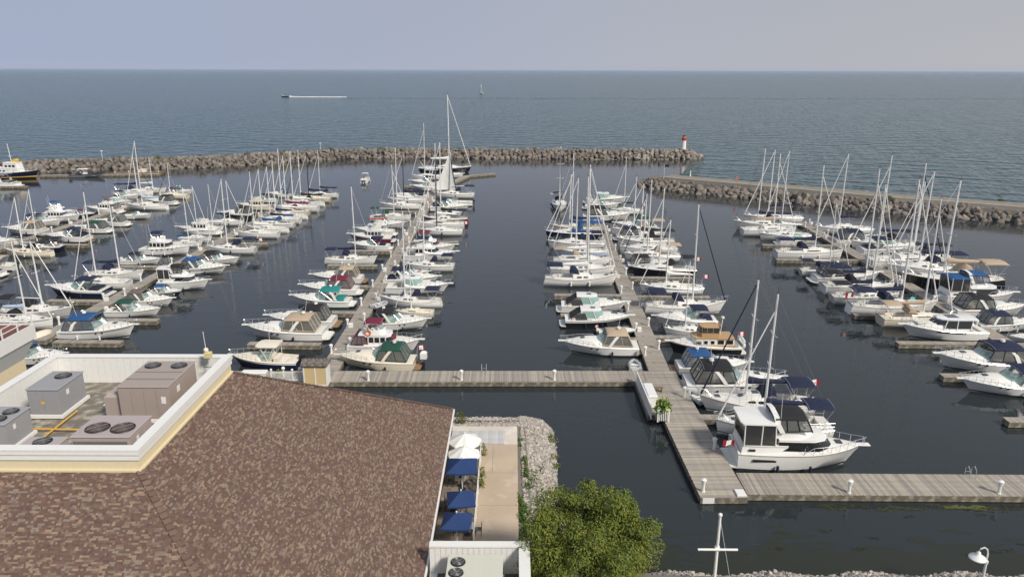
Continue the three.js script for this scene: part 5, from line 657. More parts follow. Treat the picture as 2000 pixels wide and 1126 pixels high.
{ const o = thing('aluminium_workboat', 'grey aluminium workboat with canopy on the pontoon before the breakwater', 'work boat'); o.position.set(-131, 0.03, -229.5); o.rotation.y = 0.1; o.scale.set(1.0, 0.95, 0.85); const s = shape({ ...POW, shB: 1.5, shS: 0.8, rake: 1.6 }); part(o, 'hull', hullG(s), std(0.16, 0.17, 0.19, 0.5)); part(o, 'gunwale', rubG(s, 0.09), M.black); part(o, 'floor', BX(-4.7, 2.5, 0.4, 0.45, -1.2, 1.2), M.hypalon); part(o, 'canopy', topG(-2.6, 0.4, 2.7, 1.2, 0.08, 0.05, 0.06), M.fender); part(o, 'canopy_frame', frameG(-2.6, 0.4, 2.65, 1.15, 0.8, -1), M.alu); part(o, 'console', bev(-1.2, -0.3, 0.45, 1.6, -0.6, 0.6, 0.1).build(), M.fender); part(o, 'outboard_cowl', obG[0].clone().scale(1.5, 1.3, 1.5).translate(-5.4, 0, 0), M.black); part(o, 'outboard_leg', obG[1].clone().translate(-5.4, 0, 0), M.black); }
{ const o = thing('work_barge', 'low tan work barge against the breakwater', 'barge'); o.position.set(-118.5, 0.03, -235.5); o.rotation.y = 0.13; part(o, 'hull', bev(-7.5, 7.5, -0.3, 0.75, -1.8, 1.8, 0.1).build(), std(0.32, 0.2, 0.12, 0.8, { map: stainTex })); part(o, 'deck_box', bev(0.5, 2.6, 0.75, 1.7, -0.8, 0.8, 0.05).build(), M.cream); for (const x of [-6.5, -2.5, 6.5]) part(o, 'bollard', new G().add(cyl(0.12, 0.12, 0.6, 8), at(x, 0.75, 0.9)).build(), M.cream); }
{ const o = thing('fishing_boat', 'small white motorboat with twin outboards under way in the fairway', 'motorboat'); o.position.set(-43.8, 0.03, -221.5); o.rotation.y = Math.PI / 2 + 0.05; o.scale.set(0.7, 0.85, 0.8); for (const [pn, g, m, c] of once('ru', runaboutKit)) if (!/canvas|outboard/.test(pn)) part(o, pn, g, { hull: M.gel, bottom: M.bottom, deck: M.deck, rail: M.steel, seat: M.seat, glass: M.glass, tint: M.tint, fender: M.fender, gel: M.gel, dark: M.black }[m]); part(o, 'hardtop', topG(-2.0, 0.6, 3.0, 1.2, 0.1, 0.03, 0.1), M.gel); part(o, 'hardtop_frame', frameG(-2.0, 0.6, 2.95, 1.15, 1.1, -0.8), M.alu); for (const z of [-0.45, 0.45]) { part(o, 'outboard_cowl', obG[0].clone().scale(1.2, 1.2, 1.2).translate(-5.4, 0.15, z), M.white); part(o, 'outboard_leg', obG[1].clone().translate(-5.4, 0, z), M.black); } }
{ // far out on the lake
  const o = thing('speedboat', 'dark speedboat throwing up a white wake far out on the lake', 'motorboat'); o.position.set(-277, 0.35, -930); o.rotation.y = Math.PI - 0.05; o.scale.set(0.95, 1.1, 0.9); for (const [pn, g, m] of once('ru', runaboutKit)) part(o, pn, g, { hull: hullM.navy, bottom: M.bottom, deck: M.deck, rail: M.steel, seat: M.seat, glass: M.glass, tint: M.tint, fender: M.fender, gel: hullM.navy, dark: M.black, canvas: canvasM.black }[m]);
  const foam = []; for (let i = 0; i < 2600; i++) { const t = Math.pow(rnd(), 1.9), x = -271 + 68 * t, sp = 1.2 + 3.2 * t; foam.push([mtx(x, 0.12 + 0.9 * Math.max(0, 1 - t * 9) * rnd(), -930 - 3.4 * t + rr(-sp, sp), rr(0.25, 0.8) * (1 - 0.6 * t), 0.16, rr(0.3, 0.7)), null]); } const f = inst(scene, 'wake_foam', new THREE.IcosahedronGeometry(1, 0), std(0.8, 0.82, 0.83, 0.9), foam); f.userData.label = 'white foam wake trailing behind the speedboat';
  const ridge = new G(); for (const dz of [0, 9]) ridge.loft([...Array(120)].map((_, i) => { const t = i / 119, x = -200 + 1000 * t, z = -900 - 42 * t - dz * (0.3 + t) + 0.8 * Math.sin(i * 0.7), h = 0.22 - 0.06 * t; return [[x, -0.05, z + 3.2], [x, h * 0.7, z + 1.4], [x, h, z], [x, h * 0.6, z - 1.5], [x, -0.05, z - 3]]; })); struct('wake_swell', ridge.build(1), lakeM);
  const b = thing('far_sailboat', 'tiny white sailboat under sail far out on the lake', 'sailboat'); b.position.set(-44.5, 0.03, -1090); b.rotation.y = 2.2; const s = shape(SAI); part(b, 'hull', hullG(s), M.gel); part(b, 'deck', deckG(s, [0, 0.2, 0.4, 0.6, 0.8, 0.95, 1], u => [[s.x(u), s.sh(u), s.hb(u)], [s.x(u), s.sh(u) + 0.1, 0]]), M.deck); part(b, 'mast', new G().tube([[0.7, 1, 0], [0.6, 12.5, 0]], 0.1, 6).build(), M.alu); part(b, 'mainsail', new G().loft([0, 0.25, 0.5, 0.75, 1].map(t => [0, 0.5, 1].map(e => [lerp(0.6, lerp(-3.8, 0.4, t), e), lerp(2, 12.2, t), 0.9 * e * (1 - t * 0.6) + 0.5 * Math.sin(e * 3.14) * (1 - t)]))).build(0.9), M.sail); part(b, 'jib', new G().loft([0, 0.33, 0.66, 1].map(t => [0, 0.5, 1].map(e => [lerp(lerp(4.6, 0.8, t), lerp(0.2, 0.7, t), e), lerp(1.6, 10.8, t), 0.7 * Math.sin(e * 2.4) * (1 - t)]))).build(0.9), M.sail);
}
{ const o = thing('gull', 'white gull flying over the water left of the fourth pier', 'bird'); o.position.set(9, 5.5, -165); o.rotation.y = 0.7; part(o, 'body', new G().loft([-0.25, -0.12, 0.05, 0.2, 0.3].map((x, i) => [...Array(7)].map((_, k) => { const t = k / 7 * 6.283, w = [0.02, 0.06, 0.09, 0.06, 0.02][i]; return [x, Math.sin(t) * w, Math.cos(t) * w]; })), { closed: true, capA: true, capB: true }).loft([-1, -0.55, -0.06].map(q => [[0.08 - Math.abs(q) * 0.1, 0.3 * Math.abs(q) - 0.12 * q * q, q * 0.62], [-0.12 - Math.abs(q) * 0.12, 0.3 * Math.abs(q) - 0.12 * q * q, q * 0.62]])).loft([0.06, 0.55, 1].map(q => [[0.08 - q * 0.1, 0.3 * q - 0.12 * q * q, q * 0.62], [-0.12 - q * 0.12, 0.3 * q - 0.12 * q * q, q * 0.62]])).build(0.9), M.white); }

// ------------------------------------------------------------------ restaurant building
const creamM = std(0.72, 0.62, 0.42, 0.6, { map: grain }), trimM = std(0.78, 0.78, 0.76, 0.5, { map: grain });
{
  const o = thing('restaurant_building', 'building with brown shingled hip roof and white walled rooftop equipment well', 'building');
  const X0 = -28.2, X1 = -17.4, Z0 = -42.7, Z1 = -30.9, YT = 14, E = { x0: -40.8, x1: -4.85, z0: -56.4, z1: -18.3 }, YE = 5;
  const under = std(0.09, 0.065, 0.05, 0.9);
  const slope = (a, b, c, d) => new G().quad(a, b, c, d).build(0);
  const roof = part(o, 'roof', new G().quad([X1, YT, Z0], [X1, YT, Z1], [E.x1, YE, E.z1], [E.x1, YE, E.z0]).quad([X0, YT, Z1], [X1, YT, Z1], [E.x1, YE, E.z1], [E.x0, YE, E.z1]).quad([X0, YT, Z0], [X1, YT, Z0], [E.x1, YE, E.z0], [E.x0, YE, E.z0]).quad([X0, YT, Z0], [X0, YT, Z1], [E.x0, YE, E.z1], [E.x0, YE, E.z0]).build(0), under);
  const list = [], tint = () => { const k = rnd(), v = rr(0.85, 1.15), c = k < 0.5 ? [0.128, 0.078, 0.062] : k < 0.6 ? [0.112, 0.068, 0.056] : k < 0.78 ? [0.17, 0.114, 0.087] : k < 0.88 ? [0.205, 0.162, 0.134] : [0.25, 0.175, 0.122]; return new THREE.Color().setRGB(c[0] * v, c[1] * v, c[2] * v); };
  const put = (p, u, d, n, len) => { const m = new THREE.Matrix4().makeBasis(u.clone().multiplyScalar(len), n.clone().multiplyScalar(rnd() < 0.4 ? 0.026 : 0.018), d.clone().multiplyScalar(0.104)); m.setPosition(p); list.push([m, tint()]); };
  const courses = 165;
  for (const side of ['right', 'front']) { const r = side === 'right', d = r ? new THREE.Vector3(12.55, -9, 0).normalize() : new THREE.Vector3(0, -9, 12.6).normalize(), u = r ? new THREE.Vector3(0, 0, -1) : new THREE.Vector3(1, 0, 0), n = u.clone().cross(d).normalize(); if (n.y < 0) n.negate();
    for (let k = 0; k < courses; k++) { const f = (k + 0.5) / courses, y = lerp(YE, YT, f), A = r ? lerp(E.z0, Z0, f) : lerp(E.x0, X0, f), B = r ? Math.min(lerp(E.z1, Z1, f), -22) : lerp(E.x1, X1, f), px = lerp(E.x1, X1, f), pz = lerp(E.z1, Z1, f); if (!r && pz > -23.5) continue;
      let q = A + rr(0, 0.3); while (q < B - 0.05) { const len = Math.min(pick([0.09, 0.13, 0.18, 0.3]) * rr(0.85, 1.1), B - q); const c = q + len / 2; if (r || c > -36) put(r ? new THREE.Vector3(px, y, c).addScaledVector(n, 0.012) : new THREE.Vector3(c, y, pz).addScaledVector(n, 0.012), u, d, n, len - 0.006); q += len; } } }
  const tab = new THREE.BoxGeometry(1, 1, 1); inst(roof, 'shingles', boxUV(tab), std(1, 1, 1, 0.95, { bumpMap: grain, bumpScale: 0.02 }), list);
  const cap = (a, b, n) => { const A = new THREE.Vector3(...a), B = new THREE.Vector3(...b), g = bev(-0.17, 0.17, -0.01, 0.03, -0.12, 0.12, 0.012).build(0); for (let i = 0; i < n; i++) { const k = part(roof, 'hip_cap', g, pick(capMs)); k.position.lerpVectors(A, B, (i + 0.5) / n); k.position.y += 0.035; k.lookAt(B); k.position.y += 0.0; } };
  const capMs = [[0.15, 0.098, 0.077], [0.17, 0.115, 0.09], [0.13, 0.08, 0.064]].map(c => std(...c, 0.95)); cap([X1, YT, Z1], [E.x1, YE, E.z1], 60); cap([X1, YT, Z0], [E.x1, YE, E.z0], 60);
  part(o, 'gutter', new G().box(E.x1 - 0.02, E.x1 + 0.12, YE - 0.22, YE - 0.02, E.z0, E.z1).box(E.x0, E.x1, YE - 0.22, YE - 0.02, E.z0 - 0.12, E.z0).build(0), trimM); part(o, 'soffit', BX(E.x0, E.x1 - 0.03, YE - 0.3, YE - 0.24, E.z0 + 0.02, E.z1), trimM);
  part(o, 'wall', BX(E.x0 + 0.5, E.x1 - 0.5, 1.0, YE - 0.31, E.z0 + 0.6, E.z1 - 0.5), creamM); for (let i = 0; i < 8; i++) { const z = -54.5 + i * 3.2; const w = part(o, 'window', BX(E.x1 - 0.5, E.x1 - 0.46, 1.9, 4.2, z, z + 2.2), M.tint); part(w, 'frame', new G().box(E.x1 - 0.5, E.x1 - 0.43, 4.2, 4.32, z - 0.1, z + 2.3).box(E.x1 - 0.5, E.x1 - 0.43, 1.78, 1.9, z - 0.1, z + 2.3).box(E.x1 - 0.5, E.x1 - 0.43, 1.9, 4.2, z + 1.06, z + 1.14).build(0), trimM); }
  // parapet round the equipment well
  const t = 0.3, well = part(o, 'parapet', new G().box(X0, X1, 13.2, 15.05, Z0, Z0 + t).box(X0, X1, 13.2, 15.05, Z1 - t, Z1).box(X0, X0 + t, 13.2, 15.05, Z0 + t, Z1 - t).box(X1 - t, X1, 13.2, 15.05, Z0 + t, Z1 - t).build(0), creamM);
  const fas = (y0, y1, e) => new G().box(X0 - e, X1 + e, y0, y1, Z1, Z1 + e).box(X1, X1 + e, y0, y1, Z0, Z1).box(X0 - e, X0, y0, y1, Z0, Z1).box(X0 - e, X1 + e, y0, y1, Z0 - e, Z0).build(0);
  part(well, 'white_fascia', fas(14.56, 15.02, 0.07), trimM); part(well, 'white_fascia_lip', fas(14.85, 15.06, 0.12), trimM); part(well, 'base_flashing', fas(13.95, 14.05, 0.1), creamM);
  const cp = 0.14; part(well, 'coping', new G().box(X0 - cp, X1 + cp, 15.06, 15.13, Z1 - t - 0.06, Z1 + cp).box(X0 - cp, X1 + cp, 15.06, 15.13, Z0 - cp, Z0 + t + 0.06).box(X0 - cp, X0 + t + 0.06, 15.06, 15.13, Z0 + t + 0.06, Z1 - t - 0.06).box(X1 - t - 0.06, X1 + cp, 15.06, 15.13, Z0 + t + 0.06, Z1 - t - 0.06).build(0), trimM);
  for (let i = 0; i < 25; i++) part(well, 'siding_panel', BX(X0 + t + 0.02 + i * 0.407, X0 + t + 0.415 + i * 0.407, 13.42, 15.04, Z0 + t + 0.003, Z0 + t + 0.028 + (i % 2) * 0.008), trimM); for (let i = 0; i < 27; i++) part(well, 'siding_panel', BX(X0 + t + 0.003, X0 + t + 0.028 + (i % 2) * 0.008, 13.42, 15.04, Z0 + t + 0.05 + i * 0.41, Z0 + t + 0.45 + i * 0.41), trimM);
  part(o, 'well_floor', BX(X0 + t, X1 - t, 13.2, 13.4, Z0 + t, Z1 - t), std(0.4, 0.37, 0.32, 0.85, { map: stainTex }));
  const seams = new G(); for (let i = 1; i < 6; i++) seams.box(X0 + t, X1 - t, 13.4, 13.408, Z0 + 2 * i, Z0 + 2 * i + 0.06); part(o, 'membrane_seam', seams.build(0), std(0.16, 0.15, 0.14, 0.9));
  part(o, 'gas_pipe', new G().tube([[-26.8, 13.6, -35.9], [-21.6, 13.6, -35.7], [-17.9, 13.6, -35.6]], 0.05, 6).tube([[-24.4, 13.6, -38.0], [-24.4, 13.6, -32.2]], 0.05, 6).build(), std(0.62, 0.36, 0.06, 0.6)); part(o, 'conduit', new G().tube([[-22.6, 13.5, -42.2], [-22.6, 14.2, -41.6], [-22.6, 14.2, -39.9], [-23.4, 13.5, -38.9]], 0.04, 6).tube([[-22.6, 14.2, -41.6], [-21.4, 14.2, -41.6]], 0.04, 6).build(), M.alu);
}
function fan(o, x, y, z, r, rust) { const h = part(o, 'fan', new G().add(new THREE.TorusGeometry(r, 0.035, 6, 24).rotateX(Math.PI / 2), at(x, y + 0.01, z)).build(), M.black); part(h, 'fan_well', new G().add(new THREE.CylinderGeometry(r, r * 0.96, 0.03, 24), at(x, y - 0.0, z)).build(), rust ? std(0.07, 0.04, 0.03, 0.8) : M.rubber); const b = new G(); for (let i = 0; i < 5; i++) { const a = i / 5 * 6.283, c = Math.cos(a), s = Math.sin(a), c2 = Math.cos(a + 0.7), s2 = Math.sin(a + 0.7); b.quad([x + c * r * 0.2, y + 0.03, z + s * r * 0.2], [x + c * r * 0.9, y + 0.02, z + s * r * 0.9], [x + c2 * r * 0.9, y + 0.05, z + s2 * r * 0.9], [x + c2 * r * 0.2, y + 0.04, z + s2 * r * 0.2]); } part(h, 'fan_blades', b.build(0), rust ? std(0.13, 0.07, 0.05, 0.7) : std(0.06, 0.06, 0.065, 0.5)); const gr = new G(); for (const k of [0.35, 0.6, 0.82]) gr.add(new THREE.TorusGeometry(r * k, 0.008, 4, 24).rotateX(Math.PI / 2), at(x, y + 0.075, z)); for (let i = 0; i < 4; i++) { const a = i / 4 * 3.1416; gr.tube([[x - Math.cos(a) * r, y + 0.075, z - Math.sin(a) * r], [x + Math.cos(a) * r, y + 0.075, z + Math.sin(a) * r]], 0.01, 4); } part(h, 'fan_guard', gr.build(), M.wire); }
function rtu(label, x0, x1, y0, y1, z0, z1, c, fans, panels, rust) { const o = thing('rooftop_unit', label, 'air conditioner'); const m = std(...c, 0.5, { map: grain }); part(o, 'curb', BX(x0 - 0.12, x1 + 0.12, y0 - 0.12, y0 + 0.06, z0 - 0.12, z1 + 0.12), trimM); part(o, 'cabinet', BX(x0, x1, y0 + 0.06, y1 - 0.07, z0, z1), m); part(o, 'top_panel', bev(x0 - 0.05, x1 + 0.05, y1 - 0.07, y1, z0 - 0.05, z1 + 0.05, 0.03).build(0), m);
  for (let i = 0; i < panels; i++) { const a = lerp(z0, z1, i / panels) + 0.04, b = lerp(z0, z1, (i + 1) / panels) - 0.04; part(o, 'side_panel', BX(x1, x1 + 0.025, y0 + 0.15, y1 - 0.15, a, b), m); const p = lerp(x0, x1, i / panels) + 0.03, q = lerp(x0, x1, (i + 1) / panels) - 0.03; part(o, 'front_panel', BX(p, q, y0 + 0.15, y1 - 0.15, z1, z1 + 0.025), m); }
  part(o, 'rating_plate', BX(x1 + 0.026, x1 + 0.032, lerp(y0, y1, 0.6), lerp(y0, y1, 0.78), lerp(z0, z1, 0.62), lerp(z0, z1, 0.72)), M.white); fans.forEach(([x, z, r]) => fan(o, x, y1 + 0.01, z, r, rust)); return o; }
{ const g = rtu('grey rooftop unit with one fan in the far left of the well', -26.6, -24.9, 13.6, 15.2, -39.9, -37.4, [0.31, 0.31, 0.33], [[-25.6, -39.2, 0.42]], 2); part(g, 'warning_label', BX(-25.9, -25.7, 14.3, 14.45, -37.374, -37.366), M.yellow);
  const b = rtu('large brown rooftop unit with two fans against the far parapet', -21.3, -18.6, 13.6, 15.6, -40.5, -36.9, [0.36, 0.305, 0.275], [[-20.7, -39.8, 0.42], [-19.2, -39.8, 0.42]], 4); part(b, 'intake_hood', bev(-22.3, -21.32, 13.7, 15.0, -39.7, -37.2, 0.2).build(0), std(0.36, 0.305, 0.275, 0.5)); part(b, 'top_seam', BX(-21.3, -18.6, 15.6, 15.62, -38.9, -38.82), std(0.2, 0.17, 0.15, 0.6)); part(b, 'top_seam', BX(-21.3, -18.6, 15.6, 15.62, -37.9, -37.82), std(0.2, 0.17, 0.15, 0.6)); part(b, 'notice_sticker', BX(-19.0, -18.75, 14.6, 15.0, -36.874, -36.866), M.white);
  const p = rtu('pinkish grey condenser with two rusty fans near the front parapet', -21.3, -18.5, 13.55, 15.0, -34.6, -32.35, [0.42, 0.36, 0.36], [[-20.45, -33.2, 0.55], [-19.2, -33.2, 0.55]], 3, true); const gr = new G(); for (let i = 0; i < 40; i++) gr.box(-21.2 + i * 0.066, -21.17 + i * 0.066, 13.7, 14.75, -32.32, -32.28); part(p, 'coil_grille', gr.build(0), std(0.2, 0.2, 0.19, 0.6));
  rtu('grey rooftop unit with two fans cut by the left edge', -28.0 + 0.5, -25.35, 13.55, 15.0, -35.6, -33.6, [0.33, 0.33, 0.35], [[-25.9, -35.0, 0.36], [-26.0, -34.1, 0.4]], 2); rtu('low grey condenser with a single fan at the front parapet', -24.2, -22.4, 13.5, 14.25, -33.7, -32.6, [0.42, 0.38, 0.38], [[-23.3, -33.2, 0.42]], 1);
  const d = thing('duct_lid', 'low flat grey duct lid at the left of the equipment well', 'duct'); part(d, 'lid', bev(-26.6, -25.2, 13.4, 13.85, -33.3, -32.1, 0.05).build(), std(0.3, 0.32, 0.3, 0.5)); part(d, 'flange', BX(-26.75, -25.05, 13.4, 13.47, -33.45, -31.95), M.alu); }
{ const o = thing('weather_mast', 'small mast with yellow box and antenna on the parapet', 'antenna'); o.position.set(-18.3, 13.4, -41.75); part(o, 'pole', cyl(0.04, 0.03, 2.4, 6), M.alu); part(o, 'instrument_box', bev(-0.2, 0.2, 1.95, 2.3, -0.15, 0.15, 0.03).build(), std(0.6, 0.52, 0.26, 0.6)); part(o, 'dome', new THREE.SphereGeometry(0.15, 10, 8).translate(-0.1, 2.42, 0), M.cream); part(o, 'whip_antenna', new G().tube([[-0.1, 2.4, 0], [-0.15, 3.6, 0]], 0.02, 4).build(), M.alu); part(o, 'cross_bar', BX(-0.4, 0.4, 1.3, 1.35, -0.02, 0.02), M.wire); }
{ // lower flat roof with cream unit
  const o = thing('annex_building', 'low white walled flat roof annex below the patio', 'building'); const x0 = -4.6, x1 = 0.95, z0 = -36.1, z1 = -24, t = 0.45;
  part(o, 'wall', BX(x0, x1, 1.2, 4.7, z0, z1), trimM); part(o, 'roof_deck', BX(x0 + t, x1 - t, 4.7, 4.78, z0 + t, z1), std(0.2, 0.16, 0.13, 0.9, { map: stainTex })); part(o, 'parapet', new G().box(x0, x1, 4.7, 6.42, z0, z0 + t - 0.15).box(x1 - t, x1, 4.7, 6.42, z0 + t - 0.15, z1).build(0), trimM); part(o, 'coping', new G().box(x0, x1 + 0.08, 6.42, 6.52, z0 - 0.08, z0 + t - 0.05).box(x1 - t - 0.08, x1 + 0.08, 6.42, 6.52, z0 + t - 0.05, z1).build(0), trimM); for (let i = 0; i < 16; i++) part(o, 'siding_panel', BX(x0 + 0.02 + i * 0.31, x0 + 0.31 + i * 0.31, 4.8, 6.4, z0 + t - 0.148, z0 + t - 0.12 + (i % 2) * 0.008), trimM);
  rtu('pale cream rooftop unit with two black fans on the low annex', -3.45, -0.5, 4.85, 6.25, -35.3, -31, [0.6, 0.61, 0.52], [[-2.9, -34.65, 0.38], [-2.95, -33.75, 0.38]], 3); }
{ // raised terrace at the left edge
  const o = thing('raised_terrace', 'raised terrace with red brown floor and white railing at left edge', 'terrace'); const x1 = -46.8, z0 = -68.5, z1 = -48, y = 8; part(o, 'floor', BX(-64, x1 - 0.02, y - 0.2, y, z0 + 0.02, z1), std(0.19, 0.075, 0.06, 0.8, { map: grain })); part(o, 'fascia', new G().box(x1 - 0.02, x1 + 0.08, y - 1.3, y + 0.12, z0, z1).box(-64, x1 + 0.08, y - 1.3, y + 0.12, z0 - 0.1, z0).build(0), trimM); part(o, 'wall', BX(-64, x1 - 0.9, 1, y - 0.22, z0 + 0.8, z1), creamM); part(o, 'brace', new G().loft([[[x1, y - 1.3, z0 + 0.1], [x1 - 0.9, y - 3.2, z0 + 0.8]], [[x1, y - 1.3, z1], [x1 - 0.9, y - 3.2, z1]]]).build(0), trimM);
  for (let i = 0; i < 8; i++) part(o, 'rail_post', BX(x1 - 0.06, x1 + 0.04, y + 0.12, y + 1.1, z0 + i * 2.2, z0 + 0.1 + i * 2.2), trimM); for (let i = 1; i < 7; i++) part(o, 'rail_post', BX(x1 - i * 2.2 - 0.05, x1 - i * 2.2 + 0.05, y + 0.12, y + 1.1, z0 - 0.05, z0 + 0.05), trimM); for (const h of [0.6, 1.1]) part(o, 'rail', new G().tube([[-64, y + h, z0], [x1, y + h, z0], [x1, y + h, z1]], 0.045, 6).build(), trimM); }

// ------------------------------------------------------------------ patio, parasols, tree, lamp
struct('patio_slab', BX(-5.25, 0.5, 1.2, 1.5, -60.1, -36.2), std(0.58, 0.46, 0.34, 0.9, { map: slabTex, bumpMap: slabTex, bumpScale: 0.01 }));
{ const n = struct('pale_concrete', new G().box(-5.25, 0.5, 1.5, 1.53, -60.1, -59.25).box(-0.62, 0.5, 1.5, 1.53, -59.25, -56.8).build(0), std(0.72, 0.65, 0.56, 0.9, { map: slabTex })); }
{ const o = struct('grey_deck_inset', BX(-5.2, -0.63, 1.5, 1.512, -59.24, -56.8), std(0.2, 0.2, 0.2, 0.9)); const g = BX(0, 0.285, 1.512, 1.56, -59.22, -56.82); const ms = [0.62, 0.66, 0.58].map(v => std(v, v, v * 1.01, 0.8, { map: woodTex })); for (let i = 0; i < 16; i++) part(o, 'board', g, ms[i % 3]).position.x = -5.19 + i * 0.2865; }
{ const o = struct('dining_terrace', BX(-5.24, -2.6, 1.5, 1.515, -56.5, -36.3), std(0.25, 0.19, 0.14, 0.9, { map: slabTex })); const ms = [0.22, 0.28, 0.25, 0.19].map(v => std(v, v * 0.82, v * 0.66, 0.9, { map: grain })), g = BX(0.01, 0.64, 1.515, 1.535, 0.01, 0.64); for (let i = 0; i < 4; i++) for (let j = 0; j < 30; j++) part(o, 'paver', g, pick(ms)).position.set(-5.22 + i * 0.65, 0, -56.4 + j * 0.65); const jt = struct('slab_joint', new G().box(-2.4, 0.48, 1.5, 1.503, -52.2, -52.17).box(-2.4, 0.48, 1.5, 1.503, -47.6, -47.57).box(-1.55, -1.52, 1.5, 1.503, -56.7, -52.2).build(0), std(0.25, 0.2, 0.15, 0.9)); }
{ const o = thing('patio_fence', 'low white metal fence between dining terrace and walkway', 'fence'); for (let i = 0; i < 9; i++) part(o, 'post', BX(-2.56, -2.46, 1.5, 2.6, -55.6 + i * 1.6, -55.5 + i * 1.6), trimM); for (const y of [1.65, 2.52]) part(o, 'rail', BX(-2.54, -2.48, y, y + 0.06, -55.5, -42.8), trimM); const g = BX(-2.525, -2.495, 1.71, 2.52, 0, 0.03); for (let i = 0; i < 78; i++) part(o, 'baluster', g, trimM).position.z = -55.4 + i * 0.16; }
[[-54.9, 'near the white parasols', 1.1], [-51.6, 'beside the largest blue parasol', 0.8], [-50.2, 'below the first shrub', 0.7]].forEach(([z, l, h]) => bush('fence_shrub', 'small green shrub on the patio fence ' + l, 'shrub', -2.35, 1.5, z, 0.7, h, 110, 0.17, undefined, [0.07, 0.12, 0.02], [0.2, 0.24, 0.04]));
bush('corner_shrub', 'green shrub at the far corner of the roof eave', 'shrub', -4.6, 0.9, -61.6, 1.2, 1.2, 200, 0.2, undefined);
function parasol(label, x, z, y, r, sides, m, turn, group) { const o = thing('parasol', label, 'parasol', group); o.position.set(x, 1.5, z); o.rotation.y = turn; const Y = y - 1.5, ring = (R, h) => [...Array(sides * 4)].map((_, i) => { const a = i / (sides * 4) * 6.283 + (sides === 4 ? 0.785 : 0), seg = 6.283 / sides, k = Math.cos(seg / 2) / Math.cos(((i / (sides * 4) * 6.283) % seg) - seg / 2 + (0)); const sag = Math.cos(((i % 4) / 4) * 6.283); return [Math.cos(a - 0) * R * (sides === 4 ? k : 1 + 0.03 * sag), h + 0.03 * sag * (R / r), Math.sin(a) * R * (sides === 4 ? k : 1 + 0.03 * sag)]; }); part(o, 'canopy', new G().loft([ring(r, Y - 0.12), ring(r, Y), ring(r * 0.55, Y + 0.3), ring(0.04, Y + 0.62)], { closed: true, capB: true }).build(0.35), m); const p = part(o, 'pole', cyl(0.035, 0.035, Y + 0.7, 8), M.alu); part(p, 'finial', new THREE.SphereGeometry(0.06, 8, 6).translate(0, Y + 0.72, 0), M.white); const rb = new G(); for (let i = 0; i < sides; i++) { const a = i / sides * 6.283 + (sides === 4 ? 0.785 : 0); rb.tube([[0, Y + 0.5, 0], [Math.cos(a) * r * 0.95, Y - 0.05, Math.sin(a) * r * 0.95]], 0.015, 4); } part(o, 'ribs', rb.build(), M.alu); part(o, 'base', cyl(0.32, 0.3, 0.08, 12), M.rubber); }
const blueP = std(0.01, 0.038, 0.135, 0.8, { bumpMap: weave, bumpScale: 0.003 });
parasol('largest and farthest of the three blue square parasols', -3.72, -49.7, 3.5, 1.58, 4, blueP, 0.02); parasol('middle of the three blue square parasols', -3.5, -45.4, 3.4, 1.36, 4, blueP, 0.12); parasol('nearest of the three blue square parasols', -3.62, -42.75, 3.4, 1.36, 4, blueP, -0.05);
parasol('farther of the two white round parasols on the patio', -3.75, -53.6, 3.55, 1.3, 8, M.sail, 0.2); parasol('nearer white round parasol beside the largest blue parasol', -3.7, -51.9, 3.3, 1.25, 8, M.sail, 0.5);
[[-3.9, -47.6, 'under the largest blue parasol edge'], [-4.2, -46.9, 'behind the middle blue parasol'], [-3.0, -44.0, 'right of the middle blue parasol'], [-3.1, -41.1, 'in front of the nearest blue parasol'], [-3.9, -50.2, 'below the largest blue parasol']].forEach(([x, z, l]) => { const o = thing('patio_table', 'white square table ' + l, 'table', 'patio tables'); o.position.set(x, 1.52, z); part(o, 'table_top', bev(-0.4, 0.4, 0.7, 0.75, -0.4, 0.4, 0.02).build(), trimM); part(o, 'leg', cyl(0.04, 0.04, 0.7, 8), M.black); part(o, 'base', cyl(0.25, 0.25, 0.04, 10), M.black); part(o, 'napkin', bev(-0.1, 0.12, 0.751, 0.8, -0.15, 0.1, 0.02).build(), canvasM.navy);
  [[-0.75, 0], [0.75, 0]].forEach(([dx, dz], k) => { const c = thing('patio_chair', `dark chair ${k ? 'right' : 'left'} of the white table ${l}`, 'chair', 'patio chairs'); c.position.set(x + dx, 1.52, z + dz); c.rotation.y = k ? Math.PI : 0; part(c, 'seat', bev(-0.22, 0.22, 0.42, 0.47, -0.22, 0.22, 0.02).build(), std(0.1, 0.1, 0.1, 0.6)); part(c, 'backrest', bev(-0.25, -0.2, 0.47, 0.9, -0.22, 0.22, 0.015).build(), std(0.1, 0.1, 0.1, 0.6)); for (const a of [-0.2, 0.2]) for (const b of [-0.2, 0.2]) part(c, 'leg', BX(a - 0.018, a + 0.018, 0, 0.42, b - 0.018, b + 0.018), M.black); }); });
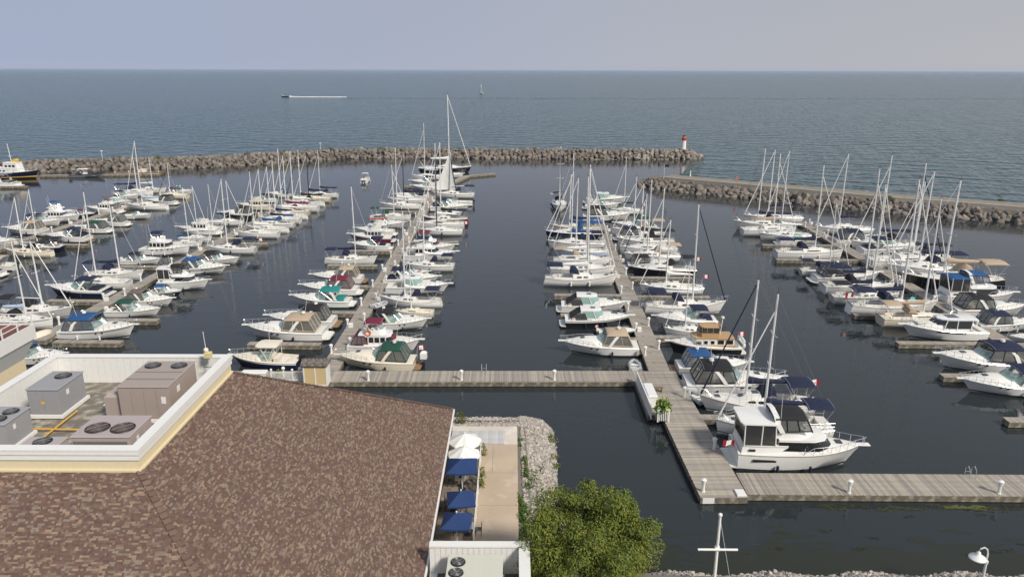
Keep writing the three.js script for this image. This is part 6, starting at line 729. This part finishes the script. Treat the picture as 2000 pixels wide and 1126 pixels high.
{ // shade tree at the shore
  const o = thing('shade_tree', 'round leafy green tree on the shore beside the white stones', 'tree'); o.position.set(4.55, 1.2, -36.6); seed = 777;
  const tr = new G(), tips = []; tr.tube([[0, -0.2, 0], [0.05, 1.2, 0], [-0.05, 2.6, 0.05]], 0.26, 9, 0.2);
  for (let i = 0; i < 15; i++) { const a = i * 2.4 + rr(-0.3, 0.3), e = rr(0.25, 1.35), l = rr(2.2, 3.4), p0 = [-0.03, 1.6 + i * 0.16, 0.03], p1 = [p0[0] + Math.cos(a) * Math.cos(e) * l * 0.5, p0[1] + Math.sin(e) * l * 0.6, p0[2] + Math.sin(a) * Math.cos(e) * l * 0.5], p2 = [p0[0] + Math.cos(a) * Math.cos(e) * l, p0[1] + Math.sin(e) * l * 1.15 + 0.3, p0[2] + Math.sin(a) * Math.cos(e) * l]; tr.tube([p0, p1, p2], 0.085, 5, 0.025); tips.push(p1, p2); }
  part(o, 'trunk', tr.build(), std(0.12, 0.09, 0.065, 0.9, { map: woodTex }));
  const cls = []; for (let i = 0; i < 230; i++) { const a = rnd() * 6.283, c = rr(-0.75, 1), r = Math.pow(rnd(), 0.36), s = Math.sqrt(1 - c * c), R = 3.75 * (1 + 0.13 * noise.noise(Math.cos(a) * 2.2, c * 2.2, Math.sin(a) * 2.2)); cls.push([Math.cos(a) * s * R * r, 4.55 + c * r * 3.6 * (c > 0 ? 1 : 0.85) * (1 + 0.1 * noise.noise(a, c * 3, 5)), Math.sin(a) * s * R * r, rr(0.5, 0.85), rnd()]); }
  const lv = []; for (const [x, y, z, r, h] of cls) for (let k = 0; k < 260; k++) { const a = rnd() * 6.283, c = rr(-0.55, 1), f = Math.pow(rnd(), 0.4) * r, s = Math.sqrt(1 - c * c), l = rr(0.1, 0.19), q = new THREE.Quaternion().setFromEuler(new THREE.Euler(rr(-0.5, 0.5), a + rr(-0.9, 0.9), -rr(0.1, 1.25), 'YXZ')), g = rnd() * 0.6 + h * 0.4, ye = rnd() < 0.12 ? 1 : 0; lv.push([mtx(x + Math.cos(a) * s * f, y + c * f * 0.8, z - Math.sin(a) * s * f, l, l, l, q), new THREE.Color().setRGB(lerp(0.075, 0.19, g) + ye * 0.12, lerp(0.125, 0.23, g) + ye * 0.04, lerp(0.008, 0.016, g))]); }
  inst(o, 'crown', leafQ, phys(1, 1, 1, 0.6, { side: THREE.DoubleSide, transmission: 0.25, thickness: 0 }), lv);
}
{ const o = thing('shore_flagpole', 'white flagpole with yardarm standing on the near shore', 'flagpole'); o.position.set(12.45, 1.2, -38.6); part(o, 'pole', new G().tube([[0, 0, 0], [0, 5.4, 0]], 0.11, 12, 0.08).build(), M.white); part(o, 'truck', new THREE.SphereGeometry(0.13, 12, 8).translate(0, 5.46, 0), M.white); part(o, 'yardarm', new G().tube([[-1.2, 3.15, 0.12], [1.2, 3.15, 0.12]], 0.075, 10).build(), M.white); part(o, 'yard_bracket', BX(-0.14, 0.14, 3.02, 3.28, -0.12, 0.11), M.white); part(o, 'halyard', new G().tube([[0.08, 4.9, 0], [0.95, 1.0, 0]], 0.012, 4).build(), M.sail); }
{ const o = thing('street_lamp', 'gooseneck street lamp with white bell shade at bottom right', 'street lamp'); o.position.set(28.95, 1.2, -38.7); part(o, 'post', new G().tube([[0, 0, 0], [0, 2.2, 0]], 0.09, 10, 0.075).build(), M.alu); part(o, 'gooseneck', new G().tube([[0, 2.2, 0], [0, 2.75, 0], [-0.08, 3.05, 0], [-0.28, 3.2, 0], [-0.5, 3.1, 0], [-0.58, 2.9, 0]], 0.045, 8).build(), M.alu); part(o, 'shade', new THREE.LatheGeometry([[0.05, 2.92], [0.12, 2.86], [0.14, 2.72], [0.3, 2.62], [0.48, 2.5], [0.5, 2.44], [0.46, 2.45], [0.28, 2.58]].map(([r, y]) => new THREE.Vector2(r, y)), 24).translate(-0.58, 0, 0), M.white); part(o, 'collar', new G().add(cyl(0.12, 0.12, 0.16, 10), at(0, 2.1, 0)).build(), M.alu); }
{ // patches of bottom weed showing in the shallows along the near shore
  const n = 512, d = new Uint8Array(n * n * 4); for (let j = 0; j < n; j++) for (let i = 0; i < n; i++) { const y = j / n, v = fbm(i / n, y, 9, 5, 1.6, 1) + 0.25 * fbm(i / n, y, 60, 2) + 0.34 * (1 - 2.1 * y), a = v > 0.03 ? 150 : 0, o = (j * n + i) * 4; d[o] = d[o + 1] = d[o + 2] = a; d[o + 3] = 255; }
  const t = new THREE.DataTexture(d, n, n); t.magFilter = THREE.LinearFilter; t.needsUpdate = true; const g = new THREE.PlaneGeometry(52, 9).rotateX(-Math.PI / 2).translate(29, 0.036, -45.6), m = struct('shallow_water', g, phys(0.04, 0.045, 0.03, 0.12, { ior: 1.33, alphaMap: t, transparent: true, bumpMap: null })); }
{ const w = []; const mat = (x, z, n, sx, sz, b) => { for (let i = 0; i < n; i++) { const a = rnd() * 6.283, r = Math.sqrt(rnd()), l = rr(0.12, 0.34), v = rr(0.6, 1.2) * b; w.push([mtx(x + Math.cos(a) * r * sx, 0.045 + rr(0, 0.02), z + Math.sin(a) * r * sz, l, l * 0.25, l * 0.5, new THREE.Quaternion().setFromEuler(new THREE.Euler(0, rr(-0.5, 0.5) + (rnd() < 0.5 ? 3.14 : 0), 0))), new THREE.Color().setRGB(0.055 * v, 0.06 * v, 0.014 * v)]); } };
  for (let i = 0; i < 34; i++) mat(rr(24, 46), rr(-50.0, -49.3), 26, rr(0.4, 1.2), 0.18, rr(0.5, 1.3)); for (let i = 0; i < 8; i++) mat(rr(33.5, 36), rr(-49.9, -49.5), 40, 0.6, 0.14, 2.2); for (let i = 0; i < 14; i++) mat(rr(18, 44), rr(-48.8, -44), 16, rr(0.3, 0.8), 0.2, rr(0.3, 0.55));
  const o = inst(scene, 'water_weed', leafQ, leafM, w); o.userData.label = 'olive water weed floating along the shore dock'; }
renderer.render(scene, camera);
